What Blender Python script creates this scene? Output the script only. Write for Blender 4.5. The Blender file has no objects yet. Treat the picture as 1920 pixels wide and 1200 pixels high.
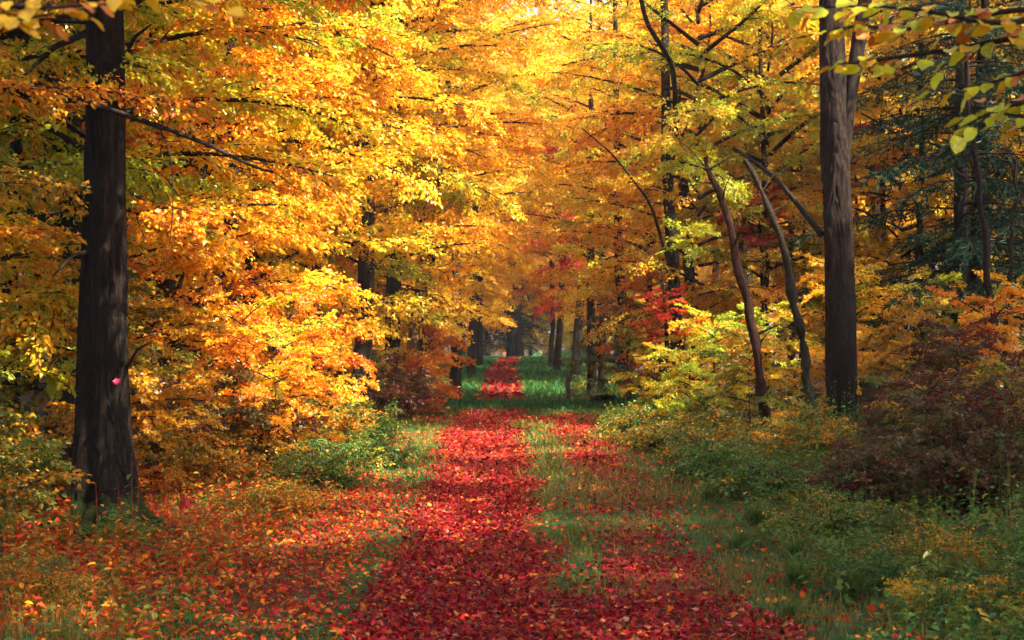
import bpy, math
import numpy as np
from mathutils import Vector

# ------------------------------------------------------------------ camera, world, sun, exposure
SC = bpy.context.scene
COL = SC.collection
R = math.radians
FPX = 3000.0          # focal length in photo pixels (1920 wide)
EYE = 1.6

cam_d = bpy.data.cameras.new('camera')
cam_d.sensor_width = 36.0
cam_d.lens = 36.0 * FPX / 1920.0
cam_d.clip_start = 0.1
cam_d.clip_end = 2000
cam_d.dof.use_dof = True
cam_d.dof.focus_distance = 15.0
cam_d.dof.aperture_fstop = 5.6
cam = bpy.data.objects.new('camera', cam_d)
COL.objects.link(cam)
cam.location = (0, 0, EYE)
cam.rotation_euler = (R(90), 0, 0)
SC.camera = cam

SUN_TO = Vector((0.55, -0.35, 0.95)).normalized()      # direction towards the sun
SUN_EL = math.asin(SUN_TO.z)
SUN_AZ = math.atan2(SUN_TO.x, SUN_TO.y)
world = bpy.data.worlds.new('World')
SC.world = world
world.use_nodes = True
wn = world.node_tree.nodes
sky = wn.new('ShaderNodeTexSky')
sky.sky_type = 'NISHITA'
sky.sun_disc = False
sky.sun_elevation = SUN_EL
sky.sun_rotation = SUN_AZ
sky.air_density = 0.8
sky.dust_density = 4.0
sky.ozone_density = 0.3
wn['Background'].inputs['Strength'].default_value = 0.11
world.node_tree.links.new(sky.outputs[0], wn['Background'].inputs['Color'])

sun_d = bpy.data.lights.new('sun', 'SUN')
sun_d.energy = 4.6
sun_d.angle = R(0.53)
sun_d.color = (1.0, 0.87, 0.66)
sun = bpy.data.objects.new('sun', sun_d)
COL.objects.link(sun)
sun.rotation_euler = (-SUN_TO).to_track_quat('-Z', 'Y').to_euler()
sun.location = (20, -5, 30)

SC.view_settings.view_transform = 'Standard'
SC.view_settings.look = 'None'
SC.view_settings.gamma = 1.0
SC.view_settings.use_curve_mapping = False
SC.view_settings.exposure = 2.36
cy = SC.cycles
cy.max_bounces = 7
cy.diffuse_bounces = 4
cy.glossy_bounces = 2
cy.transmission_bounces = 5
cy.transparent_max_bounces = 4
cy.use_denoising = True
try:
    cy.denoiser = 'OPENIMAGEDENOISE'
    cy.denoising_input_passes = 'RGB_ALBEDO_NORMAL'
except Exception:
    pass
cy.sample_clamp_indirect = 6.0
cy.use_adaptive_sampling = True
cy.adaptive_threshold = 0.03
cy.caustics_reflective = False
cy.caustics_refractive = False

# ------------------------------------------------------------------ small maths
def rng_(s):
    return np.random.default_rng(s)

def unit(v):
    v = np.asarray(v, float)
    return v / np.maximum(np.linalg.norm(v, axis=-1, keepdims=True), 1e-9)

_LAT = rng_(99).random((256, 256))
def vnoise(x, y, s=1.0, o=0):
    x = np.asarray(x, float) * s + 37.3 * o + 1000.0
    y = np.asarray(y, float) * s + 11.7 * o + 1000.0
    xi = np.floor(x).astype(int); yi = np.floor(y).astype(int)
    fx = x - xi; fy = y - yi
    fx = fx * fx * (3 - 2 * fx); fy = fy * fy * (3 - 2 * fy)
    g = lambda a, b: _LAT[a & 255, b & 255]
    return (g(xi, yi) * (1 - fx) + g(xi + 1, yi) * fx) * (1 - fy) + (g(xi, yi + 1) * (1 - fx) + g(xi + 1, yi + 1) * fx) * fy

def fbm(x, y, s=1.0, o=0):
    return (vnoise(x, y, s, o) * 0.55 + vnoise(x, y, s * 2.1, o + 1) * 0.3 + vnoise(x, y, s * 4.3, o + 2) * 0.15)

def sstep(a, b, v):
    t = np.clip((np.asarray(v, float) - a) / (b - a), 0, 1)
    return t * t * (3 - 2 * t)

def at(px, py, Y):
    """place in the wood seen at photo pixel px, py and at distance Y"""
    return np.array([(px - 960) * Y / FPX, Y, EYE - (py - 600) * Y / FPX])

# ------------------------------------------------------------------ the lie of the land
_PY = [-40, 0, 20, 26, 30, 34.5, 39, 50, 60, 82, 95, 140, 300]
_PZ = [0, 0, 0, 0.0, 0.05, -0.52, -0.31, -0.08, -0.16, -0.37, -1.0, -2.2, -3.0]
_yy = np.linspace(-40, 300, 3401)
_zz = np.interp(_yy, _PY, _PZ)
_k = np.hanning(17); _k /= _k.sum()
_zz = np.convolve(np.pad(_zz, 8, mode='edge'), _k, mode='valid')
def track_x(y):
    return np.interp(y, [-40, 8, 13.7, 20, 24, 28, 39, 50, 70, 82, 95, 120],
                     [-.29, -.29, -.29, -.38, -.42, -.28, -.23, -.36, -.2, -.05, 1.0, 5.0])
def ground_z(x, y):
    x = np.asarray(x, float); y = np.asarray(y, float)
    z = np.interp(y, _yy, _zz)
    d = np.abs(x - track_x(y))
    z = z + 0.28 * sstep(1.6, 6.0, d) + 0.10 * (fbm(x, y, 0.45, 3) - 0.5) * sstep(0.8, 3.5, d)
    z = z + 0.035 * (fbm(x, y, 1.6, 7) - 0.5)
    z = z - 0.05 * sstep(.6, .2, d) * sstep(28, 22, y)
    z = z + 0.9 * sstep(3.5, 16, np.abs(x)) * sstep(16, 60, y)
    return z

def w_main(x, y):
    d = np.abs(x - track_x(y)) + 0.34 * (fbm(x, y, 1.1, 11) - 0.5)
    near = sstep(0.68, 0.38, d)
    gap = sstep(27.4, 28.6, y) * sstep(38.6, 37.0, y)
    return near * (1 - gap)
def w_right(x, y):
    d = np.abs(x - 0.95 - .05 * np.sin(y)) + 0.5 * (fbm(x, y, 0.9, 21) - 0.5)
    m = sstep(0.55, 0.25, d) * sstep(27.5, 25.5, y)
    patch = sstep(0.36, 0.58, fbm(x, y, 0.55, 25) + 0.25 * sstep(10.5, 8.5, y))
    return m * (0.25 + .75 * patch)
def w_cross(x, y):
    d = np.abs(y - 25.6 - 0.5 * (fbm(x, y, .8, 31) - .5)) / 1.0
    return sstep(1.0, .6, d) * sstep(-2.2, -1.3, x) * sstep(1.7, 1.0, x)
def w_centre(x, y):
    return sstep(10.4, 8.6, y + 1.2 * (fbm(x, y, 1.0, 41) - .5)) * sstep(-.2, .2, x) * sstep(1.3, .8, x)
def w_left(x, y):
    m = sstep(-4.4, -3.0, x) * sstep(-.7, -1.2, x) * sstep(24, 17, y)
    return m * (0.2 + .8 * sstep(.36, .6, fbm(x, y, 0.6, 51)))
def litter(x, y):
    a = np.maximum.reduce([w_main(x, y), w_right(x, y) * .75, w_cross(x, y) * .9, w_centre(x, y) * .85, w_left(x, y) * .45])
    return np.maximum(a, 0.07)

# ------------------------------------------------------------------ mesh building
def build_mesh(name, verts, faces, attrs=None, mat_idx=None, smooth=False):
    """faces: list of arrays (n,3) or (n,4)"""
    me = bpy.data.meshes.new(name)
    verts = np.ascontiguousarray(verts, np.float32)
    loops = np.concatenate([f.ravel() for f in faces]).astype(np.int32)
    counts = np.concatenate([np.full(len(f), f.shape[1], np.int32) for f in faces])
    starts = np.concatenate([[0], np.cumsum(counts)[:-1]]).astype(np.int32)
    me.vertices.add(len(verts)); me.vertices.foreach_set('co', verts.ravel())
    me.loops.add(len(loops)); me.loops.foreach_set('vertex_index', loops)
    me.polygons.add(len(counts)); me.polygons.foreach_set('loop_start', starts)
    if mat_idx is not None:
        me.polygons.foreach_set('material_index', np.asarray(mat_idx, np.int32))
    me.polygons.foreach_set('use_smooth', np.full(len(counts), bool(smooth)))
    for k, (dom, v) in (attrs or {}).items():
        a = me.attributes.new(k, 'FLOAT', dom)
        a.data.foreach_set('value', np.asarray(v, np.float32))
    me.update(calc_edges=True)
    me.validate()
    return me

def leaf_geo(P, A, N, L, W, fold=0.25, curl=0.2, blunt=0.5):
    """folded six-point leaves: base at P, along A, facing N"""
    P = np.asarray(P, float); A = unit(A); N = np.asarray(N, float)
    S = unit(np.cross(N, A)); N = np.cross(A, S)
    L = np.broadcast_to(np.asarray(L, float), (len(P),))[:, None]
    W = np.broadcast_to(np.asarray(W, float), (len(P),))[:, None] * .5
    fold = np.broadcast_to(np.asarray(fold, float), (len(P),))[:, None]
    curl = np.broadcast_to(np.asarray(curl, float), (len(P),))[:, None]
    b = P
    t = P + A * L - N * L * curl
    m1 = P + A * L * .30; m2 = P + A * L * .68 - N * L * curl * .42
    l1 = m1 + S * W * .92 + N * W * fold; r1 = m1 - S * W * .92 + N * W * fold
    l2 = m2 + S * W * (.55 + .4 * blunt) + N * W * fold; r2 = m2 - S * W * (.55 + .4 * blunt) + N * W * fold
    V = np.stack([b, r1, r2, t, l2, l1], 1).reshape(-1, 3)
    i = np.arange(len(P))[:, None] * 6
    F = np.concatenate([i + np.array([[0, 1, 2, 3]]), i + np.array([[0, 3, 4, 5]])], 1).reshape(-1, 4)
    return V, F

def kite_geo(P, A, N, L, W, fold=0.25, curl=0.2):
    """small folded four-point leaves"""
    P = np.asarray(P, float); A = unit(A); N = np.asarray(N, float)
    S = unit(np.cross(N, A)); N = np.cross(A, S)
    L = np.asarray(L, float)[:, None]; W = np.asarray(W, float)[:, None] * .5; fold = np.asarray(fold)[:, None]; curl = np.asarray(curl)[:, None]
    m = P + A * L * .45 + N * (W * fold + L * curl * .3)
    V = np.stack([P, m - S * W, P + A * L - N * L * curl * .5, m + S * W], 1).reshape(-1, 3)
    i = np.arange(len(P))[:, None] * 4
    F = np.concatenate([i + np.array([[0, 1, 2]]), i + np.array([[0, 2, 3]])], 1).reshape(-1, 3)
    return V, F

def tube_geo(pts, rad, sides=6, noise=0.0, rng=None, cap=True, flare=None):
    pts = np.asarray(pts, float); rad = np.asarray(rad, float)
    T = unit(np.gradient(pts, axis=0))
    ref = np.array([1., 0, 0]) if abs(T[0][0]) < .8 else np.array([0, 1., 0])
    U = unit(np.cross(T, ref)); Wv = np.cross(T, U)
    a = np.linspace(0, 2 * np.pi, sides, endpoint=False)
    rr = rad[:, None] * np.ones((1, sides))
    if noise and rng is not None:
        rr = rr * (1 + noise * rng.normal(size=rr.shape))
    if flare is not None:
        rr = rr * flare(np.linspace(0, 1, len(pts))[:, None], a[None, :])
    ring = pts[:, None, :] + rr[:, :, None] * (np.cos(a)[None, :, None] * U[:, None, :] + np.sin(a)[None, :, None] * Wv[:, None, :])
    V = ring.reshape(-1, 3)
    k, s = len(pts), sides
    i, j = np.meshgrid(np.arange(k - 1), np.arange(s), indexing='ij')
    jn = (j + 1) % s
    F = np.stack([i * s + j, i * s + jn, (i + 1) * s + jn, (i + 1) * s + j], -1).reshape(-1, 4)
    return V, F

class Acc:
    """collects leaves and wood into one mesh"""
    def __init__(self):
        self.V = []; self.F = []; self.n = 0; self.m = []; self.r = []; self.s = []
    def add(self, V, F, mat, r=0.5, s=0.5):
        self.V.append(V); self.F.append(F + self.n); self.n += len(V)
        self.m.append(np.full(len(F), mat)); self.r.append(np.broadcast_to(r, (len(F),))); self.s.append(np.broadcast_to(s, (len(F),)))
    def mesh(self, name, smooth=False):
        q = [f for f in self.F]
        return build_mesh(name, np.concatenate(self.V), q, {'r': ('FACE', np.concatenate(self.r)), 's': ('FACE', np.concatenate(self.s))},
                          np.concatenate(self.m), smooth)

# ------------------------------------------------------------------ materials
def nodes_of(m):
    m.use_nodes = True
    nt = m.node_tree
    nt.nodes.clear()
    return nt, nt.nodes, nt.links

def ramp(n, stops, interp='LINEAR'):
    r = n.new('ShaderNodeValToRGB')
    r.color_ramp.interpolation = interp
    e = r.color_ramp.elements
    while len(e) > 1:
        e.remove(e[-1])
    e[0].position = stops[0][0]; e[0].color = (*stops[0][1], 1)
    for p, c in stops[1:]:
        x = e.new(p); x.color = (*c, 1)
    return r

def leaf_mat(name, stops, trans=0.5, rough=0.40, spec=0.5, vary=0.18, obj_vary=0.10):
    m = bpy.data.materials.new(name)
    nt, n, l = nodes_of(m)
    out = n.new('ShaderNodeOutputMaterial')
    at_r = n.new('ShaderNodeAttribute'); at_r.attribute_name = 'r'
    at_s = n.new('ShaderNodeAttribute'); at_s.attribute_name = 's'
    oi = n.new('ShaderNodeObjectInfo')
    ma = n.new('ShaderNodeMath'); ma.operation = 'MULTIPLY_ADD'
    l.new(oi.outputs['Random'], ma.inputs[0]); ma.inputs[1].default_value = 2 * obj_vary; ma.inputs[2].default_value = -obj_vary
    ad = n.new('ShaderNodeMath'); ad.operation = 'ADD'; ad.use_clamp = True
    l.new(at_r.outputs['Fac'], ad.inputs[0]); l.new(ma.outputs[0], ad.inputs[1])
    rp = ramp(n, stops)
    l.new(ad.outputs[0], rp.inputs[0])
    hs = n.new('ShaderNodeHueSaturation')
    mv = n.new('ShaderNodeMath'); mv.operation = 'MULTIPLY_ADD'
    l.new(at_s.outputs['Fac'], mv.inputs[0]); mv.inputs[1].default_value = 2 * vary; mv.inputs[2].default_value = 1 - vary
    l.new(rp.outputs[0], hs.inputs['Color']); l.new(mv.outputs[0], hs.inputs['Value'])
    p = n.new('ShaderNodeBsdfPrincipled')
    p.inputs['Roughness'].default_value = rough
    p.inputs['Specular IOR Level'].default_value = spec
    l.new(hs.outputs[0], p.inputs['Base Color'])
    tr = n.new('ShaderNodeBsdfTranslucent')
    g = n.new('ShaderNodeGamma'); g.inputs[1].default_value = 0.9
    l.new(hs.outputs[0], g.inputs[0]); l.new(g.outputs[0], tr.inputs['Color'])
    mx = n.new('ShaderNodeMixShader'); mx.inputs[0].default_value = trans
    l.new(p.outputs[0], mx.inputs[1]); l.new(tr.outputs[0], mx.inputs[2])
    l.new(mx.outputs[0], out.inputs[0])
    return m

def bark_mat(name, dark, light, scale=1.0, moss=None, moss_h=0.5, bump=0.6, moss_cover=0.5):
    m = bpy.data.materials.new(name)
    nt, n, l = nodes_of(m)
    out = n.new('ShaderNodeOutputMaterial')
    tc = n.new('ShaderNodeTexCoord')
    mp = n.new('ShaderNodeMapping'); mp.inputs['Scale'].default_value = (scale, scale, scale * .22)
    l.new(tc.outputs['Object'], mp.inputs[0])
    n1 = n.new('ShaderNodeTexNoise'); n1.inputs['Scale'].default_value = 26; n1.inputs['Detail'].default_value = 6; n1.inputs['Roughness'].default_value = .65
    l.new(mp.outputs[0], n1.inputs[0])
    vo = n.new('ShaderNodeTexVoronoi'); vo.feature = 'DISTANCE_TO_EDGE'; vo.inputs['Scale'].default_value = 34
    add = n.new('ShaderNodeVectorMath'); add.operation = 'MULTIPLY_ADD'
    add.inputs[1].default_value = (.12, .12, .12)
    l.new(n1.outputs['Color'], add.inputs[0]); l.new(mp.outputs[0], add.inputs[2])
    l.new(add.outputs[0], vo.inputs[0])
    vr = ramp(n, [(0.0, (0, 0, 0)), (0.22, (1, 1, 1))])
    l.new(vo.outputs[0], vr.inputs[0])
    mul = n.new('ShaderNodeMath'); mul.operation = 'MULTIPLY'
    l.new(vr.outputs[0], mul.inputs[0]); l.new(n1.outputs[0], mul.inputs[1])
    cr = ramp(n, [(0.05, dark), (0.75, light)])
    l.new(mul.outputs[0], cr.inputs[0])
    n3 = n.new('ShaderNodeTexNoise'); n3.inputs['Scale'].default_value = 3.2; n3.inputs['Detail'].default_value = 4
    l.new(tc.outputs['Object'], n3.inputs[0])
    col = cr.outputs[0]
    hv = n.new('ShaderNodeHueSaturation')
    mv = n.new('ShaderNodeMath'); mv.operation = 'MULTIPLY_ADD'; mv.inputs[1].default_value = 1.1; mv.inputs[2].default_value = .45
    l.new(n3.outputs[0], mv.inputs[0]); l.new(mv.outputs[0], hv.inputs['Value']); l.new(col, hv.inputs['Color'])
    col = hv.outputs[0]
    if moss:
        sp = n.new('ShaderNodeSeparateXYZ'); l.new(tc.outputs['Object'], sp.inputs[0])
        mr = n.new('ShaderNodeMapRange'); mr.inputs[1].default_value = moss_h; mr.inputs[2].default_value = 0.0
        l.new(sp.outputs[2], mr.inputs[0])
        n2 = n.new('ShaderNodeTexNoise'); n2.inputs['Scale'].default_value = 16; n2.inputs['Detail'].default_value = 5
        l.new(tc.outputs['Object'], n2.inputs[0])
        s2 = n.new('ShaderNodeMath'); s2.operation = 'ADD'
        l.new(mr.outputs[0], s2.inputs[0]); l.new(n2.outputs[0], s2.inputs[1])
        mm = n.new('ShaderNodeMapRange'); mm.inputs[1].default_value = 1.15 - moss_cover * .4; mm.inputs[2].default_value = 1.3 - moss_cover * .4
        l.new(s2.outputs[0], mm.inputs[0])
        mc = ramp(n, [(.3, tuple(c * .25 for c in moss)), (.7, moss)])
        n4 = n.new('ShaderNodeTexNoise'); n4.inputs['Scale'].default_value = 45; n4.inputs['Detail'].default_value = 5
        l.new(tc.outputs['Object'], n4.inputs[0]); l.new(n4.outputs[0], mc.inputs[0])
        mix = n.new('ShaderNodeMixRGB'); l.new(mc.outputs[0], mix.inputs[2])
        l.new(mm.outputs[0], mix.inputs[0]); l.new(col, mix.inputs[1])
        col = mix.outputs[0]
    p = n.new('ShaderNodeBsdfPrincipled'); p.inputs['Roughness'].default_value = .88
    p.inputs['Specular IOR Level'].default_value = .2
    l.new(col, p.inputs['Base Color'])
    bp = n.new('ShaderNodeBump'); bp.inputs['Strength'].default_value = bump; bp.inputs['Distance'].default_value = 0.03
    l.new(mul.outputs[0], bp.inputs['Height']); l.new(bp.outputs[0], p.inputs['Normal'])
    l.new(p.outputs[0], out.inputs[0])
    return m

PALE = (.86, .62, .05); GREEN = (.10, .17, .015); LIME = (.42, .47, .02); YEL = (.82, .50, .018); GOLD = (.80, .36, .008)
ORG = (.72, .20, .006); RUST = (.50, .085, .006); RED = (.48, .018, .012); CRIM = (.40, .007, .018); MAG = (.44, .007, .036)
BRN = (.13, .045, .015); OLIVE = (.20, .17, .02); TEAL = (.025, .12, .055); PINK = (.55, .16, .14)
M = {}
M['gold'] = leaf_mat('golden_leaves', [(0, GREEN), (.12, LIME), (.18, LIME), (.28, YEL), (.52, YEL), (.76, GOLD), (.92, ORG), (1, RUST)])
M['mixed'] = leaf_mat('mixed_leaves', [(0, GREEN), (.16, LIME), (.36, LIME), (.5, YEL), (.68, GOLD), (.86, ORG), (1, RUST)])
M['yellow'] = leaf_mat('yellow_leaves', [(0, LIME), (.2, PALE), (.7, YEL), (1, GOLD)])
M['orange'] = leaf_mat('orange_leaves', [(0, OLIVE), (.12, YEL), (.35, GOLD), (.7, ORG), (.9, RUST), (1, RED)])
M['greenish'] = leaf_mat('turning_leaves', [(0, (.14, .24, .02)), (.28, LIME), (.5, (.36, .42, .02)), (.66, YEL), (.85, GOLD), (1, ORG)])
M['olive'] = leaf_mat('olive_leaves', [(0, TEAL), (.2, GREEN), (.5, OLIVE), (.75, GOLD), (1, RUST)])
M['red'] = leaf_mat('red_leaves', [(0, ORG), (.3, RUST), (.55, RED), (1, CRIM)])
M['dogwood'] = leaf_mat('dark_red_leaves', [(0, (.05, .09, .015)), (.25, (.12, .11, .02)), (.45, (.12, .045, .015)), (.7, (.10, .020, .009)), (.9, (.24, .02, .012)), (1, RUST)])
M['herb'] = leaf_mat('herb_leaves', [(0, (.025, .10, .04)), (.35, (.05, .15, .022)), (.6, (.15, .20, .025)), (.82, OLIVE), (1, GOLD)], trans=.3, spec=.25)
M['verge'] = leaf_mat('verge_plant_leaves', [(0, (.04, .12, .03)), (.3, (.10, .16, .03)), (.5, OLIVE), (.65, RUST), (.8, RED), (.9, GOLD), (1, ORG)], trans=.35, spec=.2)
M['litter'] = leaf_mat('fallen_leaves', [(0, (.30, .004, .022)), (.18, (.28, .004, .011)), (.40, (.24, .005, .009)), (.54, (.34, .010, .007)), (.66, (.12, .008, .010)), (.76, (.30, .03, .006)), (.82, (.5, .13, .006)), (.86, (.36, .12, .09)), (.9, (.10, .035, .014)), (1, (.035, .015, .010))], trans=.12, rough=.55, spec=.14, vary=.3, obj_vary=0)
M['litter_o'] = leaf_mat('fallen_orange_leaves', [(0, CRIM), (.35, RED), (.55, RUST), (.72, ORG), (.8, (.5, .2, .015)), (.88, BRN), (1, (.07, .06, .015))], trans=.15, rough=.55, spec=.14, vary=.3, obj_vary=0)
M['grass'] = leaf_mat('grass_blades', [(0, (.02, .12, .035)), (.3, (.05, .14, .025)), (.6, (.13, .16, .025)), (.85, (.22, .17, .04)), (1, (.30, .17, .05))], trans=.35, spec=.12, obj_vary=0)
M['spruce'] = leaf_mat('spruce_needles', [(0, (.006, .03, .022)), (.6, (.012, .05, .03)), (.9, (.03, .06, .02)), (1, (.12, .05, .01))], trans=.15, spec=.12)
M['ivy'] = leaf_mat('ivy_leaves', [(0, (.01, .05, .035)), (1, (.03, .10, .05))], trans=.15)
M['twig'] = bark_mat('twig_bark', (.012, .008, .006), (.05, .032, .022), 2, bump=.3)
M['bark'] = bark_mat('oak_bark', (.004, .003, .0025), (.034, .017, .012), 1.0, moss=(.034, .058, .006), moss_h=.62)
M['bark_r'] = bark_mat('grey_oak_bark', (.006, .004, .0035), (.050, .029, .021), 1.0, moss=(.03, .05, .008), moss_h=.45)
M['bark_d'] = bark_mat('dark_bark', (.008, .007, .006), (.06, .042, .03), 1.3, moss=(.02, .035, .008), moss_h=.6)
M['bark_red'] = bark_mat('red_brown_bark', (.012, .006, .004), (.10, .034, .02), 1.3)
M['bark_sunlit'] = bark_mat('sunlit_bark', (.10, .05, .02), (.34, .19, .08), 1.2)  # sunlight on the leaning trunk put into a paler, golden bark
M['wood'] = bark_mat('weathered_wood', (.05, .035, .025), (.28, .20, .13), 1.4, bump=.4)

def ground_material():
    m = bpy.data.materials.new('forest_floor')
    nt, n, l = nodes_of(m)
    out = n.new('ShaderNodeOutputMaterial')
    tc = n.new('ShaderNodeTexCoord')
    a = n.new('ShaderNodeAttribute'); a.attribute_name = 'lit'
    gr = n.new('ShaderNodeAttribute'); gr.attribute_name = 'grn'
    n1 = n.new('ShaderNodeTexNoise'); n1.inputs['Scale'].default_value = 14; n1.inputs['Detail'].default_value = 8; n1.inputs['Roughness'].default_value = .7
    l.new(tc.outputs['Object'], n1.inputs[0])
    n2 = n.new('ShaderNodeTexNoise'); n2.inputs['Scale'].default_value = 1.7; n2.inputs['Detail'].default_value = 5
    l.new(tc.outputs['Object'], n2.inputs[0])
    soil = ramp(n, [(.3, (.018, .011, .008)), (.6, (.06, .032, .02)), (.75, (.10, .04, .02))])
    l.new(n1.outputs[0], soil.inputs[0])
    vo = n.new('ShaderNodeTexVoronoi'); vo.inputs['Scale'].default_value = 22
    l.new(tc.outputs['Object'], vo.inputs[0])
    sepc = n.new('ShaderNodeSeparateColor'); l.new(vo.outputs['Color'], sepc.inputs[0])
    leafc = ramp(n, [(0, (.10, .008, .014)), (.35, (.28, .008, .02)), (.6, (.22, .02, .01)), (.8, (.10, .02, .015)), (1, (.24, .06, .01))])
    l.new(sepc.outputs[0], leafc.inputs[0])
    green = ramp(n, [(.3, (.012, .035, .012)), (.55, (.03, .075, .018)), (.75, (.07, .08, .02))])
    l.new(n1.outputs[0], green.inputs[0])
    def sharpen(src, lo, hi, amt):
        s = n.new('ShaderNodeMath'); s.operation = 'MULTIPLY_ADD'
        l.new(n1.outputs[0], s.inputs[0]); s.inputs[1].default_value = amt
        l.new(src, s.inputs[2])
        r_ = n.new('ShaderNodeMapRange'); r_.inputs[1].default_value = lo + amt * .5; r_.inputs[2].default_value = hi + amt * .5
        l.new(s.outputs[0], r_.inputs[0])
        return r_.outputs[0]
    mx1 = n.new('ShaderNodeMixRGB'); l.new(sharpen(gr.outputs['Fac'], .3, .6, .8), mx1.inputs[0]); l.new(soil.outputs[0], mx1.inputs[1]); l.new(green.outputs[0], mx1.inputs[2])
    mx2 = n.new('ShaderNodeMixRGB'); l.new(sharpen(a.outputs['Fac'], .25, .75, .8), mx2.inputs[0]); l.new(mx1.outputs[0], mx2.inputs[1]); l.new(leafc.outputs[0], mx2.inputs[2])
    p = n.new('ShaderNodeBsdfPrincipled'); p.inputs['Roughness'].default_value = .9
    p.inputs['Specular IOR Level'].default_value = .15
    l.new(mx2.outputs[0], p.inputs['Base Color'])
    bp = n.new('ShaderNodeBump'); bp.inputs['Strength'].default_value = .8; bp.inputs['Distance'].default_value = .04
    l.new(n1.outputs[0], bp.inputs['Height']); l.new(bp.outputs[0], p.inputs['Normal'])
    l.new(p.outputs[0], out.inputs[0])
    return m
M['ground'] = ground_material()

# ------------------------------------------------------------------ objects
def obj(name, me, mats, parent=None, loc=(0, 0, 0), rotz=0.0, scale=1.0, link_obj=False):
    o = bpy.data.objects.new(name, me)
    COL.objects.link(o)
    o.location = loc; o.rotation_euler = (0, 0, rotz)
    o.scale = (scale, scale, scale) if np.isscalar(scale) else scale
    if not isinstance(mats, (list, tuple)):
        mats = [mats]
    while len(me.materials) < len(mats):
        me.materials.append(None)
    for i, m in enumerate(mats):
        if link_obj:
            o.material_slots[i].link = 'OBJECT'
        o.material_slots[i].material = m
    if parent is not None:
        o.parent = parent
    return o

def tag(o, label=None, cat=None, group=None, kind=None):
    if label: o['label'] = label
    if cat: o['category'] = cat
    if group: o['group'] = group
    if kind: o['kind'] = kind
    return o

def empty(name, loc):
    o = bpy.data.objects.new(name, None)
    o.empty_display_size = .2
    COL.objects.link(o)
    o.location = loc
    return o

# ------------------------------------------------------------------ ground
def axis(lo, hi, fine_lo, fine_hi, fine, grow=1.12):
    a = list(np.arange(fine_lo, fine_hi + 1e-6, fine))
    s = fine
    while a[-1] < hi:
        s *= grow; a.append(a[-1] + s)
    s = fine
    while a[0] > lo:
        s *= grow; a.insert(0, a[0] - s)
    return np.array(a)
gx = axis(-400, 400, -4.5, 4.5, .12)
gy = axis(-60, 700, 6, 42, .16, 1.06)
GX, GY = np.meshgrid(gx, gy)
GZ = ground_z(GX, GY)
V = np.stack([GX, GY, GZ], -1).reshape(-1, 3)
ny, nx = GX.shape
i, j = np.meshgrid(np.arange(ny - 1), np.arange(nx - 1), indexing='ij')
F = np.stack([i * nx + j, i * nx + j + 1, (i + 1) * nx + j + 1, (i + 1) * nx + j], -1).reshape(-1, 4)
lit = litter(GX, GY).ravel()
dtr = np.abs(GX - track_x(GY)).ravel()
grn = (sstep(3.4, 1.6, dtr) * .8 + .1) * (1 - .5 * w_left(GX, GY).ravel())
g = build_mesh('forest_ground', V, [F], {'lit': ('POINT', lit), 'grn': ('POINT', grn)}, None, True)
tag(obj('forest_ground', g, M['ground']), 'forest floor with a leaf covered track running into the wood', None, None, 'structure')

# ------------------------------------------------------------------ fallen leaves
def scatter_litter(n_try, x0, x1, y0, y1, dens, seed, L, red):
    rg = rng_(seed)
    x = rg.uniform(x0, x1, n_try); y = rg.uniform(y0, y1, n_try)
    keep = rg.random(n_try) < dens(x, y)
    x = x[keep]; y = y[keep]; n = len(x)
    z = ground_z(x, y) + rg.uniform(.004, .03, n)
    th = rg.uniform(0, 2 * np.pi, n)
    A = np.stack([np.cos(th), np.sin(th), rg.normal(0, .32, n)], -1)
    N = np.stack([rg.normal(0, .5, n), rg.normal(0, .5, n), np.ones(n)], -1)
    l_ = L * rg.uniform(.6, 1.35, n)
    V, F = leaf_geo(np.stack([x, y, z], -1), A, N, l_, l_ * rg.uniform(.55, .9, n), rg.normal(.1, .45, n), rg.normal(.05, .3, n), .8)
    r = np.repeat(rg.random(n), 2); s = np.repeat(rg.random(n), 2)
    return V, F, r, s
def red_d(x, y):
    return np.maximum.reduce([w_main(x, y), w_right(x, y) * .58, w_cross(x, y) * .9, w_centre(x, y) * .8])
def near_d(x, y):
    return red_d(x, y) * (.22 + .78 * sstep(.36, .62, fbm(x, y, 1.0, 95) + .2 * sstep(10, 8.5, y)))
acc = Acc()
for args in [(96000, -1.6, 1.7, 6.5, 16, near_d, 1, .031, 1), (42000, -1.6, 1.7, 16, 29, near_d, 2, .043, 1),
             (30000, -2.4, 2.2, 37, 95, lambda x, y: w_main(x, y), 3, .12, 1)]:
    V, F, r, s = scatter_litter(*args)
    acc.add(V, F, 0, r, s)
o = obj('leaf_litter', acc.mesh('leaf_litter'), M['litter'])
tag(o, 'thick carpet of crimson fallen leaves along the track', 'fallen leaves', None, 'stuff')
acc = Acc()
left_d = lambda x, y: np.clip(w_left(x, y) * .75 + .12 * sstep(1.3, 2.2, np.abs(x)), 0, 1)
for args in [(50000, -5, -.7, 6.5, 18, left_d, 4, .031, 0), (14000, -5, 5, 18, 32, left_d, 5, .06, 0), (11000, 1.2, 5, 6.5, 18, left_d, 6, .042, 0),
             (9000, -2, 2.2, 7, 28, lambda x, y: x * 0 + 1, 7, .038, 0)]:
    V, F, r, s = scatter_litter(*args)
    acc.add(V, F, 0, r, s)
o = obj('verge_leaf_litter', acc.mesh('verge_leaf_litter'), M['litter_o'])
tag(o, 'scattered orange and red fallen leaves over the grassy verges', 'fallen leaves', None, 'stuff')

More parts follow.
